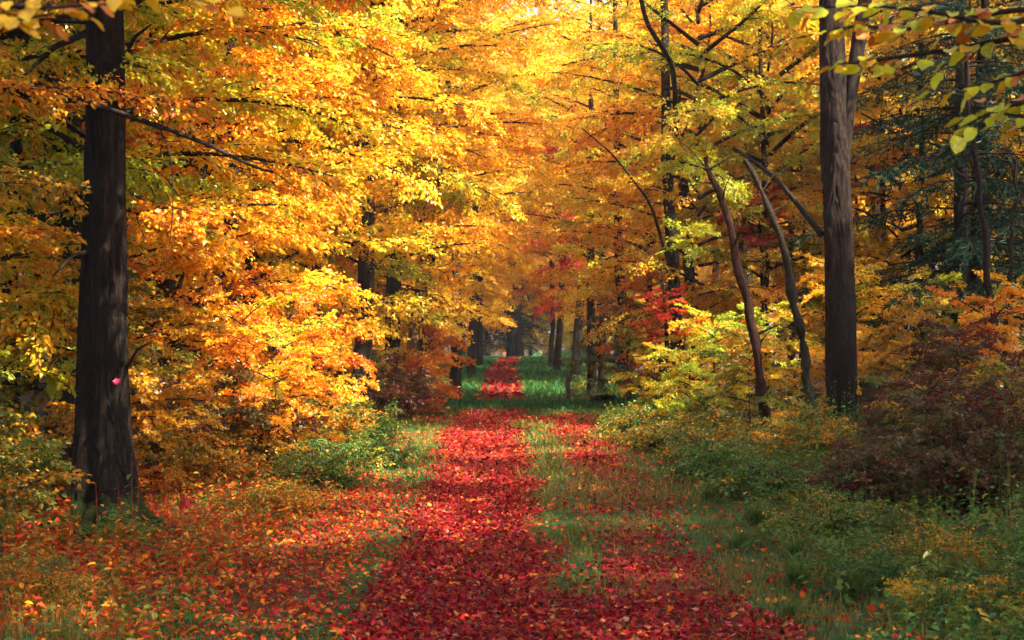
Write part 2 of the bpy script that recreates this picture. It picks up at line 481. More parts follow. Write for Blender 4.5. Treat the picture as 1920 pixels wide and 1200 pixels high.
# ------------------------------------------------------------------ grass
def blades(x, y, h, seed, w=.006, lean=.45):
    rg = rng_(seed); n = len(x)
    z = ground_z(x, y)
    th = rg.uniform(0, 2 * np.pi, n)
    d = np.stack([np.cos(th), np.sin(th), np.zeros(n)], -1)
    sd = np.stack([-np.sin(th), np.cos(th), np.zeros(n)], -1)
    b = np.stack([x, y, z - .01], -1)
    k = (lean * rg.uniform(.3, 1.5, n))[:, None]; h = h[:, None]; w = np.broadcast_to(w, (n,))[:, None]
    m = b + np.array([0, 0, 1.]) * h * .6 + d * h * .25 * k
    t = b + np.array([0, 0, 1.]) * h * (1 - .25 * k) + d * h * .9 * k
    V = np.stack([b - sd * w, b + sd * w, m + sd * w * .8, t, m - sd * w * .8], 1).reshape(-1, 3)
    i = np.arange(n)[:, None] * 5
    F = np.concatenate([i + np.array([[0, 1, 2, 4]])], 1)
    T = np.concatenate([i + np.array([[4, 2, 3]])], 1)
    return V, F, T, rg
def grass_d(x, y):
    d = np.abs(x - track_x(y))
    g = sstep(3.6, 2.2, np.abs(x)) * (1 - .95 * red_d(x, y)) * (1 - .6 * w_left(x, y))
    g = g * np.maximum(.25 + .75 * sstep(.35, .6, fbm(x, y, 1.3, 61)), sstep(27.5, 28.8, y))
    return g
GV = []; GF = []; GT = []; GRr = []; GRs = []; gn = 0; gt = 0
for (nt_, x0, x1, y0, y1, hm, ww, sd_) in [(70000, -3.4, 3.2, 6.6, 14, .055, .003, 1), (45000, -3.6, 3.6, 14, 24, .07, .005, 2),
                                           (40000, -3.6, 3.6, 24, 33, .09, .008, 3), (46000, -4, 4, 36, 90, .15, .014, 4)]:
    rg = rng_(700 + sd_)
    x = rg.uniform(x0, x1, nt_); y = rg.uniform(y0, y1, nt_)
    k = rg.random(nt_) < grass_d(x, y); x = x[k]; y = y[k]
    h = hm * rg.uniform(.4, 1.6, len(x)) * (1 + .9 * sstep(1.6, 2.6, np.abs(x)))
    V, F, T, _ = blades(x, y, h, 800 + sd_, ww)
    GV.append(V); GF.append(F + gn); GT.append(T + gn); gn += len(V)
    q = np.clip(fbm(x, y, .9, 71) * .9 - .1 + rg.normal(0, .18, len(x)) + .3 - .55 * sstep(26, 29, y), 0, 1); s = rg.random(len(x))
    GRr.append(q); GRs.append(s)
me = build_mesh('grass', np.concatenate(GV), [np.concatenate(GF), np.concatenate(GT)],
                {'r': ('FACE', np.concatenate(GRr * 2)), 's': ('FACE', np.concatenate(GRs * 2))})
tag(obj('grass', me, M['grass']), 'short green grass on the verges and between the wheel tracks', 'grass', None, 'stuff')

# ------------------------------------------------------------------ leaves on twigs
def spray_template(seed, L=.75, leaf=.07, droop=.16, nodes=13, jit=.62):
    rg = rng_(seed)
    P = []; A = []; N = []
    axis_pts = []
    def axis_at(t):
        return np.array([t * L, .05 * L * math.sin(t * 5 + seed), -droop * L * t * t + .05 * L * math.sin(t * 3.1)])
    def leaf_at(p, fwd, side):
        a = fwd * math.cos(.75) + side * math.sin(.75) * rg.uniform(.7, 1.2)
        a = a + np.array([0, 0, -.28 + rg.normal(0, .3)])
        P.append(p + rg.normal(0, .02, 3)); A.append(a); N.append(np.array([rg.normal(0, jit), rg.normal(0, jit), 1.0]))
    for i in range(nodes):
        t = (i + .8) / nodes
        p = axis_at(t); sgn = 1 if i % 2 else -1
        fw = unit(axis_at(t + .02) - axis_at(t - .02))
        sd = np.array([-fw[1], fw[0], 0]) * sgn
        ang = .85 + rg.normal(0, .25)
        d = unit(fw * math.cos(ang) + sd * math.sin(ang) + np.array([0, 0, rg.normal(0, .24)]))
        tl = L * .46 * (1 - .72 * t) * rg.uniform(.7, 1.2) + .03
        k = max(2, int(tl / (leaf * .52)))
        for j in range(k):
            q = p + d * tl * (j + .7) / k + np.array([0, 0, -.12 * tl * ((j + 1) / k) ** 2])
            s2 = np.array([-d[1], d[0], 0]) * (1 if j % 2 else -1)
            leaf_at(q, d, s2)
        leaf_at(p + d * tl, d, s2 * .1)
        leaf_at(p, fw, -sd)
    leaf_at(axis_at(1.0), unit(axis_at(1.0) - axis_at(.95)), np.array([0, .1, 0]))
    ax = np.array([axis_at(t) for t in (0, .5, 1.0)])
    return np.array(P), unit(np.array(A)), unit(np.array(N)), ax
TPL = [spray_template(s) for s in range(5)]
TPL_BIG = [spray_template(s + 20, L=1.1, leaf=.105, droop=.2, nodes=11) for s in range(4)]

def make_crown(name, seed, z0, z1, nb, rad, leaf=.055, spray=.88, per_m=6.6, tpl=TPL, rise=.35, droop=.28, br=.03, wood=True):
    """branches round a vertical axis, each with flat tiers of leaf sprays"""
    rg = rng_(seed)
    acc = Acc()
    for b in range(nb):
        u = (b + rg.random()) / nb
        z = z0 + (z1 - z0) * u
        az = b * 2.39996 + rg.normal(0, .35)
        L = rad(u) * rg.uniform(.65, 1.12)
        h = np.array([math.cos(az), math.sin(az), 0]); sdv = np.array([-h[1], h[0], 0])
        ri = L * (rise + .35 * u + rg.normal(0, .12)); dr = L * droop * rg.uniform(.6, 1.4)
        wob = rg.normal(0, .06) * L
        s = np.linspace(0, 1, 8)
        pts = np.array([0, 0, z]) + h * (L * s)[:, None] + sdv * (wob * np.sin(s * 4))[:, None] + np.array([0, 0, 1.]) * (ri * s - dr * s * s * 1.2)[:, None]
        if wood:
            Vt, Ft = tube_geo(pts, br * (L / 2.5) * (1.05 - s) + .004, 4)
            acc.add(Vt, Ft, 1)
        cb = rg.random()
        ns = max(3, int(L * per_m))
        for k in range(ns):
            t = .14 + .86 * (k + rg.random() * .8) / ns
            t = min(t, 1.0)
            ix = t * 7; i0 = min(int(ix), 6); f = ix - i0
            p = pts[i0] * (1 - f) + pts[i0 + 1] * f
            fw = unit(pts[i0 + 1] - pts[i0])
            sg = 1 if k % 2 else -1
            ang = rg.uniform(.45, 1.15) * (1 - .55 * t) * sg
            d = unit(fw * math.cos(ang) + sdv * math.sin(ang) + np.array([0, 0, rg.normal(-.06, .28)]))
            side = unit(np.cross(np.array([rg.normal(0, .28), rg.normal(0, .28), 1.]), d))
            n_ = np.cross(d, side)
            Pl, Al, Nl, ax = tpl[rg.integers(len(tpl))]
            sc = spray * rg.uniform(.65, 1.15) * (1 - .25 * t)
            B = np.stack([d, side * (1 if rg.random() < .5 else -1), n_], 0)
            Pw = p + sc * (Pl @ B); Aw = Al @ B; Nw = Nl @ B
            Nw = Nw * np.where(Nw[:, 2:3] < 0, -1, 1)
            keep = rg.random(len(Pw)) < rg.uniform(.55, 1.0)
            Pw = Pw[keep]; Aw = Aw[keep]; Nw = Nw[keep]
            m = len(Pw)
            ll = leaf * rg.uniform(.6, 1.35, m)
            Vl, Fl = kite_geo(Pw, Aw, Nw, ll, ll * rg.uniform(.62, .85, m), rg.normal(.2, .2, m), rg.normal(.12, .2, m))
            cs = cb * .45 + rg.random() * .25
            acc.add(Vl, Fl, 0, np.repeat(np.clip(cs + rg.random(m) * .38 - .04, 0, 1), 2), np.repeat(rg.random(m), 2))
            if wood:
                Vt, Ft = tube_geo(p + sc * (ax @ B), np.array([.008, .006, .003]), 3)
                acc.add(Vt, Ft, 1)
    return acc.mesh(name)

edge_rad = lambda u: 1.35 + 2.3 * math.sin(min(1, u * 1.25) * math.pi * .62) * (1 if u < .75 else 1 - (u - .75) * 2.2)
CROWN = {}
CROWN['edge'] = [make_crown('edge_crown', 11 + k, .75, 8.2, 44, edge_rad) for k in range(3)]
CROWN['slim'] = [make_crown('slim_crown', 31 + k, .9, 7.0, 30, lambda u: 1.2 + 1.0 * math.sin(u * 2.8), per_m=6.5) for k in range(2)]
CROWN['high'] = [make_crown('high_crown', 41 + k, 3.2, 13.0, 46, lambda u: 2.2 + 2.2 * math.sin(u * 2.9), leaf=.10, spray=1.0, per_m=4.2, tpl=TPL_BIG, br=.035) for k in range(2)]
CROWN['sapling'] = [make_crown('sapling_crown', 51 + k, .25, 2.6, 20, lambda u: .55 + .75 * math.sin(u * 2.6 + .3), spray=.6, per_m=8) for k in range(2)]
def make_bush(name, seed, h, rad_, n_stem, leaf=.054):
    """many stems from the base, arching outward, with sprays all along"""
    rg = rng_(seed); acc = Acc()
    for b in range(n_stem):
        az = rg.uniform(0, 2 * np.pi); out_ = rad_ * rg.uniform(.2, 1.0); hh = h * rg.uniform(.35, 1.2) * (1 - .25 * (out_ / rad_) ** 2)
        s = np.linspace(0, 1, 7); hd = np.array([math.cos(az), math.sin(az), 0])
        b0 = hd * .1 * rg.random() + np.array([rg.normal(0, .12), rg.normal(0, .12), -.03])
        pts = b0 + hd * (out_ * s ** 1.5)[:, None] + np.array([0, 0, 1.]) * (hh * s - .12 * hh * s ** 3)[:, None] + rg.normal(0, .015, (7, 3))
        Vt, Ft = tube_geo(pts, .008 * (1.1 - s) + .002, 3); acc.add(Vt, Ft, 1)
        cb = rg.random()
        for k in range(8):
            t = rg.uniform(.18, 1.0); ix = t * 6; i0 = min(int(ix), 5); p = pts[i0] + (pts[i0 + 1] - pts[i0]) * (ix - i0)
            a2 = rg.uniform(0, 2 * np.pi)
            d = unit(np.array([math.cos(a2), math.sin(a2), rg.uniform(-.1, .7)]) + .4 * hd)
            side = unit(np.cross(np.array([rg.normal(0, .25), rg.normal(0, .25), 1.]), d)); n_ = np.cross(d, side)
            Pl, Al, Nl, ax = TPL[rg.integers(len(TPL))]
            sel = rg.random(len(Pl)) < .42
            B = np.stack([d, side, n_], 0); sc = .48 * rg.uniform(.6, 1.2)
            Pw = p + sc * (Pl[sel] @ B); Aw = Al[sel] @ B; Nw = Nl[sel] @ B; m = len(Pw)
            ll = leaf * rg.uniform(.6, 1.3, m)
            Vl, Fl = leaf_geo(Pw, Aw, Nw, ll, ll * rg.uniform(.55, .75, m), rg.normal(.2, .15, m), rg.normal(.15, .15, m))
            acc.add(Vl, Fl, 0, np.repeat(np.clip(cb * .45 + rg.random(m) * .55, 0, 1), 2), np.repeat(rg.random(m), 2))
            Vt, Ft = tube_geo(p + sc * (ax @ B), np.array([.004, .003, .002]), 3); acc.add(Vt, Ft, 1)
    return acc.mesh(name)
CROWN['bush'] = [make_bush('bush_foliage', 61, 1.3, 1.0, 38), make_bush('bush_foliage', 62, 1.1, 1.1, 38)]
CROWN['lowbush'] = [make_bush('low_bush_foliage', 63, .55, .55, 26, .036), make_bush('low_bush_foliage', 64, .45, .6, 26, .04)]

# ------------------------------------------------------------------ trees
def trunk_mesh(name, pts, rad, sides=14, rings=40, seed=0, root=0.0, lobes=5, noise=.03):
    pts = np.asarray(pts, float); rg = rng_(seed)
    u = np.linspace(0, 1, len(pts)); uu = np.linspace(0, 1, rings) ** 1.25
    P = np.stack([np.interp(uu, u, pts[:, k]) for k in range(3)], -1)
    k = np.hanning(7); k /= k.sum()
    for c in range(3):
        P[:, c] = np.convolve(np.pad(P[:, c], 3, mode='reflect', reflect_type='odd'), k, mode='valid')
    rr = np.interp(uu, u, rad)
    H = np.linalg.norm(pts[-1] - pts[0])
    ph = rg.uniform(0, 6.28, 3)
    def flare(t, a):
        t = uu[:, None] * H
        f = 1 + root * np.exp(-t / .32) * (.55 + .6 * np.maximum(0, np.cos(lobes * a + ph[0] + .6 * np.sin(2 * a + ph[1]))) ** 1.5)
        f = f * (1 + .04 * np.sin(3 * a + 1.3 * t + ph[2]) + .03 * np.sin(5 * a - 2.1 * t + ph[1]))
        if sides >= 64:      # furrowed bark
            q = a / (2 * np.pi) * sides * .34 + .9 * vnoise(t * 3.0, a * 2, 1.0, seed)
            rd = vnoise(q, t * 6.5 + 9 * vnoise(a * 3, t, 1.0, seed + 3), 1.0, seed + 5)
            f = f * (1 + .10 * (sstep(.3, .62, rd) - .5)) * (1 + .05 * (vnoise(a * 2.2, t * 1.6, 1.0, seed + 8) - .5))
            return f * (1 + .006 * rg.normal(size=(len(uu), a.shape[1])))
        return f * (1 + noise * rg.normal(size=(len(uu), a.shape[1])))
    V, F = tube_geo(P, rr, sides, flare=flare)
    return build_mesh(name, V, [F], None, None, True)

def crown_part(t, kind, k, pal, rotz=0, scale=1.0, off=(0, 0, 0)):
    me = CROWN[kind][k % len(CROWN[kind])]
    o = obj('crown', me, [M[pal], M['twig']], t, off, rotz, scale, True)
    o['kind'] = 'stuff'
    return o

def tree(name, label, px, Y, trunk, crowns, bark='bark_d', py=None, cat='tree', group=None, root=.35, sides=12, seed=0):
    """trunk: list of (photo x, photo y, width in photo px) from the top down to the base, all at distance Y"""
    base = np.array([(trunk[-1][0] - 960) * Y / FPX, Y, 0]); base[2] = float(ground_z(base[0], Y)) - .05
    t = empty(name, base)
    pts = []; rad = []
    for (x, y, w) in reversed(trunk):
        p = at(x, y, Y) - base
        pts.append(p); rad.append(w * .5 * Y / FPX)
    pts[0] = np.zeros(3)
    # the stem goes on above the picture
    top = pts[-1] + (pts[-1] - pts[-2]) / max(np.linalg.norm(pts[-1] - pts[-2]), .01) * 0
    d = unit(pts[-1] - pts[-2]); d[2] = max(d[2], .5)
    H = 9.5 if any(c[0] in ('edge', 'high') for c in crowns) else (7 if crowns else 0)
    if H and pts[-1][2] < H:
        pts.append(pts[-1] + d * (H - pts[-1][2]) / d[2]); rad.append(rad[-1] * .35)
    rgt = rng_(seed + 50)
    if rad[1] < .09:
        u_ = np.linspace(0, 1, len(pts)); uu_ = np.linspace(0, 1, 26); pa = np.array(pts)
        pa = np.stack([np.interp(uu_, u_, pa[:, c]) for c in range(3)], -1)
        jt = rgt.normal(0, .018, (26, 3)); jt[:2] = 0; jt[:, 2] = 0
        pts = list(pa + jt + .5 * np.roll(jt, 1, 0)); rad = list(np.interp(uu_, u_, rad) * (1 + .14 * rgt.normal(size=26)))
    obj('trunk', trunk_mesh('trunk', pts, rad, sides, 60, seed + 5, root, noise=.05), M[bark], t)
    if not crowns:
        for q in range(7):
            k_ = int(rgt.integers(6, len(pts) - 1)); p0 = pts[k_]; aa = rgt.uniform(0, 6.28); ln = rgt.uniform(.25, .9)
            dv = np.array([math.cos(aa), .4 * math.sin(aa), rgt.uniform(.1, .9)])
            p1 = p0 + dv * ln * .5 + rgt.normal(0, .03, 3); p2 = p0 + dv * ln + np.array([0, 0, -.1 * ln])
            vb, fb = tube_geo([p0, p1, p2], [rad[k_] * .4, .006, .003], 5)
            obj('branch', build_mesh('branch', vb, [fb], None, None, True), M[bark], t)
    for (kind, k, pal, rz, sc, *off) in crowns:
        crown_part(t, kind, k, pal, rz, sc, off[0] if off else (0, 0, 0))
    tag(t, label, cat, group)
    return t

# ---- the two big oaks by the track
Y = 12.0
base = np.array([(200 - 960) * Y / FPX, Y, 0.0]); base[2] = float(ground_z(base[0], Y)) - .06
t = empty('oak_tree', base)
def rel(px, py, dy=0.0):
    return at(px, py, Y) - base + np.array([0, dy, 0])
pr = [rel(232, 1015, -.12), rel(222, 930, -.05), rel(212, 820), rel(208, 700), rel(205, 500), rel(200, 250), rel(194, 20), rel(190, -300), rel(180, -900)]
pr[0][2] = 0
obj('trunk', trunk_mesh('trunk', pr, [.20, .16, .135, .125, .125, .13, .13, .11, .05], 88, 300, 3, 1.35, 4, .02), M['bark'], t)
pl = [rel(165, 1000, .1), rel(172, 800, .1), rel(176, 600, .1), rel(180, 400, .1), rel(180, 150, .1), rel(180, -100, .08)]
pl[0][2] = 0
obj('twin_trunk', trunk_mesh('twin_trunk', pl, [.17, .145, .13, .115, .10, .08], 72, 220, 4, .35, 4, .02), M['bark'], t)
for (a, b, r0) in [((165, 60), (60, 160), .03), ((165, 40), (20, 80), .022), ((225, 120), (300, 60), .02), ((175, 470), (120, 520), .02), ((232, 700), (300, 640), .014)]:
    p0 = rel(*a); p1 = rel(*b, dy=-.3); mid = (p0 + p1) / 2 + np.array([0, 0, .06])
    obj('branch', build_mesh('branch', *[(lambda v: (v[0], [v[1]]))(tube_geo([p0, mid, p1], [r0, r0 * .75, r0 * .3], 6))][0], None, None, True), M['bark_d'], t)
for (q, r0) in [([(232, 940, -.1), (262, 985, -.3), (285, 1020, -.5), (318, 1050, -.6)], .085), ([(212, 950, -.15), (222, 1005, -.45), (230, 1040, -.6)], .09), ([(160, 950, 0), (135, 1000, -.15), (100, 1030, -.3)], .08), ([(190, 950, -.1), (185, 1010, -.35), (176, 1035, -.5)], .07)]:
    P = np.array([rel(a, b, c) for (a, b, c) in q])
    for k in range(1, len(P)):
        wp = P[k] + base; P[k][2] = float(ground_z(wp[0], wp[1])) - base[2] + [.0, .06, .015, -.03][k]
    obj('root', trunk_mesh('root', P, np.linspace(r0, .03, len(P)), 12, 24, 77, 0, 3, .06), M['bark'], t)
crown_part(t, 'edge', 0, 'mixed', 2.1, .95, (-.4, 1.2, .9))
crown_part(t, 'high', 0, 'gold', .4, 1.0, (0, 0, 1.5))
tag(t, 'thick dark oak with mossy twin base at the left of the track', 'tree')

Y = 22.0
base = np.array([(1585 - 960) * Y / FPX, Y, 0.0]); base[2] = float(ground_z(base[0], Y)) - .06
t = empty('oak_tree', base)
pr = [rel(1583, 840), rel(1580, 760), rel(1576, 600), rel(1570, 400), rel(1565, 250), rel(1560, 100), rel(1556, -60), rel(1550, -400), rel(1545, -900)]
pr[0][2] = 0
obj('trunk', trunk_mesh('trunk', pr, [.22, .205, .20, .19, .185, .165, .15, .12, .05], 88, 300, 8, .3, 5, .02), M['bark_r'], t)
fk = [rel(1578, 330), rel(1592, 190), rel(1612, 60), rel(1632, -60), rel(1665, -300)]
obj('limb', trunk_mesh('limb', fk, [.10, .095, .10, .09, .05], 24, 50, 9, 0, 5, .02), M['bark_r'], t)
crown_part(t, 'slim', 1, 'greenish', 1.0, 1.2, (0, 0, 5.5))
tag(t, 'straight grey brown oak trunk with a forked top at the right', 'tree')

left_trees = [
 # label, trunk polyline (px,py,width), Y, crowns, bark
 ('slender dark tree at the far left edge behind the bare bough', 14.0, [(45, -40, 22), (38, 170, 26), (25, 350, 28), (14, 510, 30), (20, 900, 34)], [('edge', 1, 'greenish', .3, .8, (-.4, -1.2, 0))], 'bark_d'),
 ('leaning thin stem between the left edge and the big oak', 16.0, [(140, 300, 14), (125, 560, 20), (108, 700, 24), (92, 900, 28)], [('edge', 2, 'greenish', 1.9, .75)], 'bark_d'),
 ('thin leaning sapling just right of the big left oak', 17.5, [(352, 480, 9), (325, 610, 11), (300, 740, 13), (282, 850, 15)], [('slim', 0, 'orange', 1.0, .9)], 'bark_d'),
 ('dark tree showing between leaves right of the big left oak', 20.0, [(440, -30, 20), (437, 300, 26), (432, 500, 28), (425, 840, 34)], [('edge', 0, 'gold', 3.0, .95)], 'bark_d'),
 ('slim dark tree deep in the golden leaves at left', 24.0, [(605, 100, 12), (602, 400, 15), (598, 600, 17), (590, 800, 22)], [('edge', 1, 'gold', 1.2, 1.0)], 'bark_d'),
 ('stout dark trunk at the right end of the left leaf wall', 24.0, [(690, 300, 26), (685, 580, 32), (680, 700, 36), (672, 800, 46)], [('edge', 2, 'mixed', 4.1, .95, (0, 0, .9))], 'bark_d'),
 ('dark upright trunk beside the sunlit leaning one', 26.5, [(742, 300, 24), (738, 560, 28), (735, 700, 30), (730, 790, 36)], [('edge', 0, 'gold', 5.2, .95, (0, 0, .9))], 'bark_d'),
 ('pale sunlit leaning trunk at the left of the track', 27.5, [(800, 400, 15), (786, 560, 20), (775, 640, 22), (758, 790, 26)], [('slim', 1, 'orange', .5, 1.1, (0, 0, .8))], 'bark_sunlit'),
 ('dark leaning trunk right beside the pale sunlit one', 28.5, [(812, 440, 16), (800, 560, 20), (792, 640, 22), (782, 785, 28)], [('edge', 1, 'gold', 2.6, .9, (0, 0, .9))], 'bark_d'),
 ('nearest of the far trunks left of the track', 36.0, [(856, 400, 16), (856, 600, 20), (854, 760, 24)], [('edge', 2, 'gold', 3.5, .8, (-.3, 0, 1.0))], 'bark_d'),
 ('middle one of the far trunks left of the track', 48.0, [(890, 440, 12), (887, 600, 15), (884, 720, 18)], [('edge', 0, 'yellow', 1.5, .9, (-.3, 0, 1.2))], 'bark_d'),
 ('farthest of the far trunks left of the track', 57.0, [(900, 440, 11), (899, 600, 13), (897, 700, 15)], [('edge', 1, 'gold', .2, 1.0, (-.3, 0, 1.3))], 'bark_d'),
]
right_trees = [
 ('red brown leaning bare stem left of the grey oak', 19.0, [(1320, 295, 8), (1342, 345, 11), (1362, 395, 13), (1385, 500, 15), (1408, 600, 17), (1425, 690, 18), (1445, 840, 20)], [], 'bark_red'),
 ('crooked dark stem between the red brown stem and the grey oak', 21.5, [(1400, 300, 9), (1445, 400, 13), (1478, 500, 16), (1500, 620, 17), (1510, 700, 18), (1525, 820, 20)], [], 'bark_d'),
 ('tallest dark trunk right of the track', 27.0, [(1245, -50, 14), (1250, 300, 20), (1262, 500, 23), (1270, 650, 25), (1276, 790, 32)], [('edge', 0, 'greenish', 2.2, .9, (.3, 0, .6))], 'bark_d'),
 ('dark trunk close behind the tallest one right of the track', 30.0, [(1275, 250, 18), (1288, 450, 20), (1298, 600, 22), (1308, 780, 28)], [('slim', 1, 'gold', 3.1, 1.2)], 'bark_d'),
 ('slightly leaning trunk right of the wooden post', 32.0, [(1158, 350, 15), (1160, 490, 18), (1170, 600, 19), (1182, 770, 24)], [('edge', 1, 'gold', 5.0, .85, (.4, 0, 1.0))], 'bark_d'),
 ('left one of the pair of dark trunks behind the post', 37.0, [(1108, 400, 13), (1108, 600, 16), (1111, 740, 20)], [('edge', 2, 'gold', 1.0, .8, (.3, 0, 1.4))], 'bark_d'),
 ('thinner right one of the pair of trunks behind the post', 38.0, [(1128, 450, 8), (1127, 600, 11), (1126, 740, 14)], [('slim', 0, 'greenish', .1, 1.0, (0, 0, 1.2))], 'bark_d'),
 ('leaning dark trunk with dark red leaves around it', 44.0, [(1098, 420, 12), (1086, 600, 16), (1076, 715, 20)], [('slim', 1, 'red', .8, .9, (0, 0, 1.0))], 'bark_d'),
 ('far leaning trunk above the green bank', 50.0, [(1060, 420, 9), (1050, 600, 12), (1044, 705, 15)], [('edge', 0, 'orange', 4.4, .95, (.3, 0, 1.3))], 'bark_d'),
 ('thin far trunk highest on the green bank', 56.0, [(1036, 450, 8), (1036, 600, 9), (1034, 700, 12)], [('edge', 2, 'gold', 3.7, 1.0, (.3, 0, 1.3))], 'bark_d'),
 ('dark stout trunk beyond the red shrubs near the right edge', 25.0, [(1842, 200, 30), (1835, 450, 33), (1830, 600, 34), (1826, 800, 40)], [('slim', 1, 'gold', 1.1, .95, (.3, 1.5, .3))], 'bark_d'),
 ('thin grey pole of a tree curving up at the right edge', 22.0, [(1806, 40, 8), (1815, 180, 10), (1832, 330, 11), (1850, 480, 12), (1863, 620, 13), (1868, 800, 15)], [], 'bark_r'),
 ('thinnest dark stem at the right edge', 23.0, [(1910, 300, 8), (1898, 450, 9), (1888, 600, 10), (1880, 800, 13)], [], 'bark_d'),
 ('slender trunk right of the grey oak below the spruce boughs', 26.0, [(1726, 200, 12), (1724, 400, 14), (1728, 600, 16), (1732, 780, 20)], [('edge', 1, 'gold', 5.5, .8, (0, 1.5, 0))], 'bark_d'),
 ('thin dark trunk between the post and the tallest right trunk', 34.0, [(1212, 350, 9), (1216, 550, 11), (1222, 770, 14)], [('slim', 0, 'mixed', 2.4, .9, (0, 0, 2.0))], 'bark_d'),
 ('thin dark trunk just right of the tallest right trunk', 33.0, [(1338, 300, 9), (1342, 520, 12), (1336, 780, 15)], [('slim', 1, 'greenish', 1.4, .9, (0, 0, 2.2))], 'bark_d'),
 ('thin dark trunk behind the red brown leaning stem', 30.5, [(1395, 320, 8), (1388, 540, 11), (1392, 790, 14)], [('slim', 0, 'mixed', 3.4, .85, (0, 0, 2.4))], 'bark_d'),
 ('thin dark trunk close left of the grey oak', 31.0, [(1484, 280, 10), (1480, 520, 12), (1487, 790, 16)], [('slim', 1, 'greenish', 5.4, .85, (0, 0, 2.4))], 'bark_d'),
 ('thin dark trunk close right of the grey oak', 29.0, [(1655, 300, 9), (1660, 520, 12), (1652, 800, 15)], [('slim', 0, 'orange', .4, .85, (0, 0, 2.0))], 'bark_d'),
 ('short thin trunk between the two leaning stems', 28.0, [(1432, 350, 10), (1436, 600, 14), (1440, 780, 18)], [('edge', 2, 'greenish', .9, .9)], 'bark_red'),
]
for i, (lab, Y, tr, cr, bk) in enumerate(left_trees + right_trees):
    tree('beech_tree' if cr else 'leaning_stem', lab, 0, Y, tr, cr, bk, seed=100 + i)

# ---- the rest of the wood
def wood_trunk(seed, H, r0):
    rg = rng_(seed); s = np.linspace(0, 1, 7)
    pts = np.stack([np.cumsum(rg.normal(0, .12, 7)), np.cumsum(rg.normal(0, .12, 7)), s * H], -1); pts -= pts[0]
    return trunk_mesh('trunk', pts, r0 * (1.05 - .8 * s), 10, 24, seed, .4)
WT = [wood_trunk(900 + k, 9.5, .11 + .03 * k) for k in range(4)]
def stock(name, label, x, y, kind, k, pal, rz, sc, bark='bark_d', group=None, hi=None, zoff=0):
    t = empty(name, (x, y, float(ground_z(x, y)) - .05))
    o = obj('trunk', WT[k % 4], M[bark], t, (0, 0, 0), rz * 1.7, (sc, sc, sc * (1.35 if kind == 'high' else 1)), True)
    crown_part(t, kind, k, pal, rz, sc, (0, 0, zoff))
    if hi:
        crown_part(t, 'high', hi[0], hi[1], rz + 1, sc, (0, 0, hi[2]))
    tag(t, label, 'tree', group)
    return t
rg = rng_(5)
# trees along the left edge, whose boughs make the golden wall
for i, (x, y, k, pal, sc, lab) in enumerate([
    (-4.6, 10.3, 0, 'olive', .72, 'leafy olive and yellow tree in front at the left edge'),
    (-4.3, 15.2, 1, 'mixed', .85, 'mottled golden beech just behind the big left oak'),
    (-3.9, 18.6, 2, 'orange', .88, 'orange beech right of the big left oak with low boughs'),
    (-3.5, 22.0, 0, 'gold', .98, 'golden beech whose boughs reach towards the track from the left'),
    (-3.6, 31.5, 1, 'yellow', 1.0, 'bright yellow beech overhanging the track at left'),
    (-3.6, 41.5, 2, 'gold', 1.05, 'golden beech overhanging the far track at left'),
]):
    stock('beech_tree', lab, x, y, 'edge', k, pal, 1.3 * i, sc)
back = []
for side in (-1, 1):
    for y in np.arange(17, 120, 5.2 if side < 0 else 5.8):
        for row in range(2 if side < 0 or y > 60 else 3):
            x = side * ((6.2 if side < 0 else (6.6 + 2.2 * float(sstep(32, 45, y)))) + row * 3.6 + rg.uniform(-1, 1) + .02 * y)
            yy = y + rg.uniform(-1.8, 1.8)
            if side > 0 and (yy < 21 or (yy < 31 and x < 10.5)): continue
            if abs(x) * FPX / yy > 1300: continue
            back.append((x, yy))
for y in np.arange(62, 120, 7):
    for side in (-1, 1):
        back.append((side * (3.4 if side < 0 else 4.4) + rg.uniform(-.5, .5) + .1, y + rg.uniform(-2, 2)))
for k in range(26):
    back.append((rg.uniform(-11, 12), rg.uniform(108, 140)))
pals_l = ['gold', 'gold', 'orange', 'yellow', 'greenish']; pals_r = ['greenish', 'greenish', 'gold', 'gold', 'yellow']
for i, (x, y) in enumerate(back):
    pal = (pals_l if x < 0 else pals_r)[rg.integers(5)]
    kind = 'high' if rg.random() < (.4 if x < 0 else .12) and y > 26 else 'edge'
    hue = {'gold': 'golden', 'orange': 'orange', 'yellow': 'yellow', 'greenish': 'yellow green'}[pal]
    place = ('at the front of' if y < 32 else 'in the middle of' if y < 60 else 'far back in') + ' the wood ' + ('left' if x < 0 else 'right') + ' of the track'
    if y > 106 and abs(x) < 13: place = 'beyond the far end of the track'
    lab = ('tall ' if kind == 'high' else '') + hue + ' beech ' + place
    stock('woodland_tree', lab, x, y, kind, int(rg.integers(6)), pal, rg.uniform(0, 6.28), rg.uniform(.95, 1.35) * (1 if x < 0 or y > 70 else .84), group=lab.replace(' beech ', ' beeches '),
          zoff=-1.5 if kind == 'high' else 0)


by_label = {}
for o in COL.objects:
    if o.name.startswith('woodland_tree'):
        by_label.setdefault(o['label'], []).append(o)
NTH = ['nearest', 'second nearest', 'third nearest', 'fourth nearest', 'fifth nearest', 'sixth nearest', 'seventh nearest', 'eighth nearest']
for lab, os_ in by_label.items():
    if 1 < len(os_) <= 8:
        for k, o in enumerate(sorted(os_, key=lambda q: q.location.y)):
            o['label'] = NTH[k] + ' ' + lab

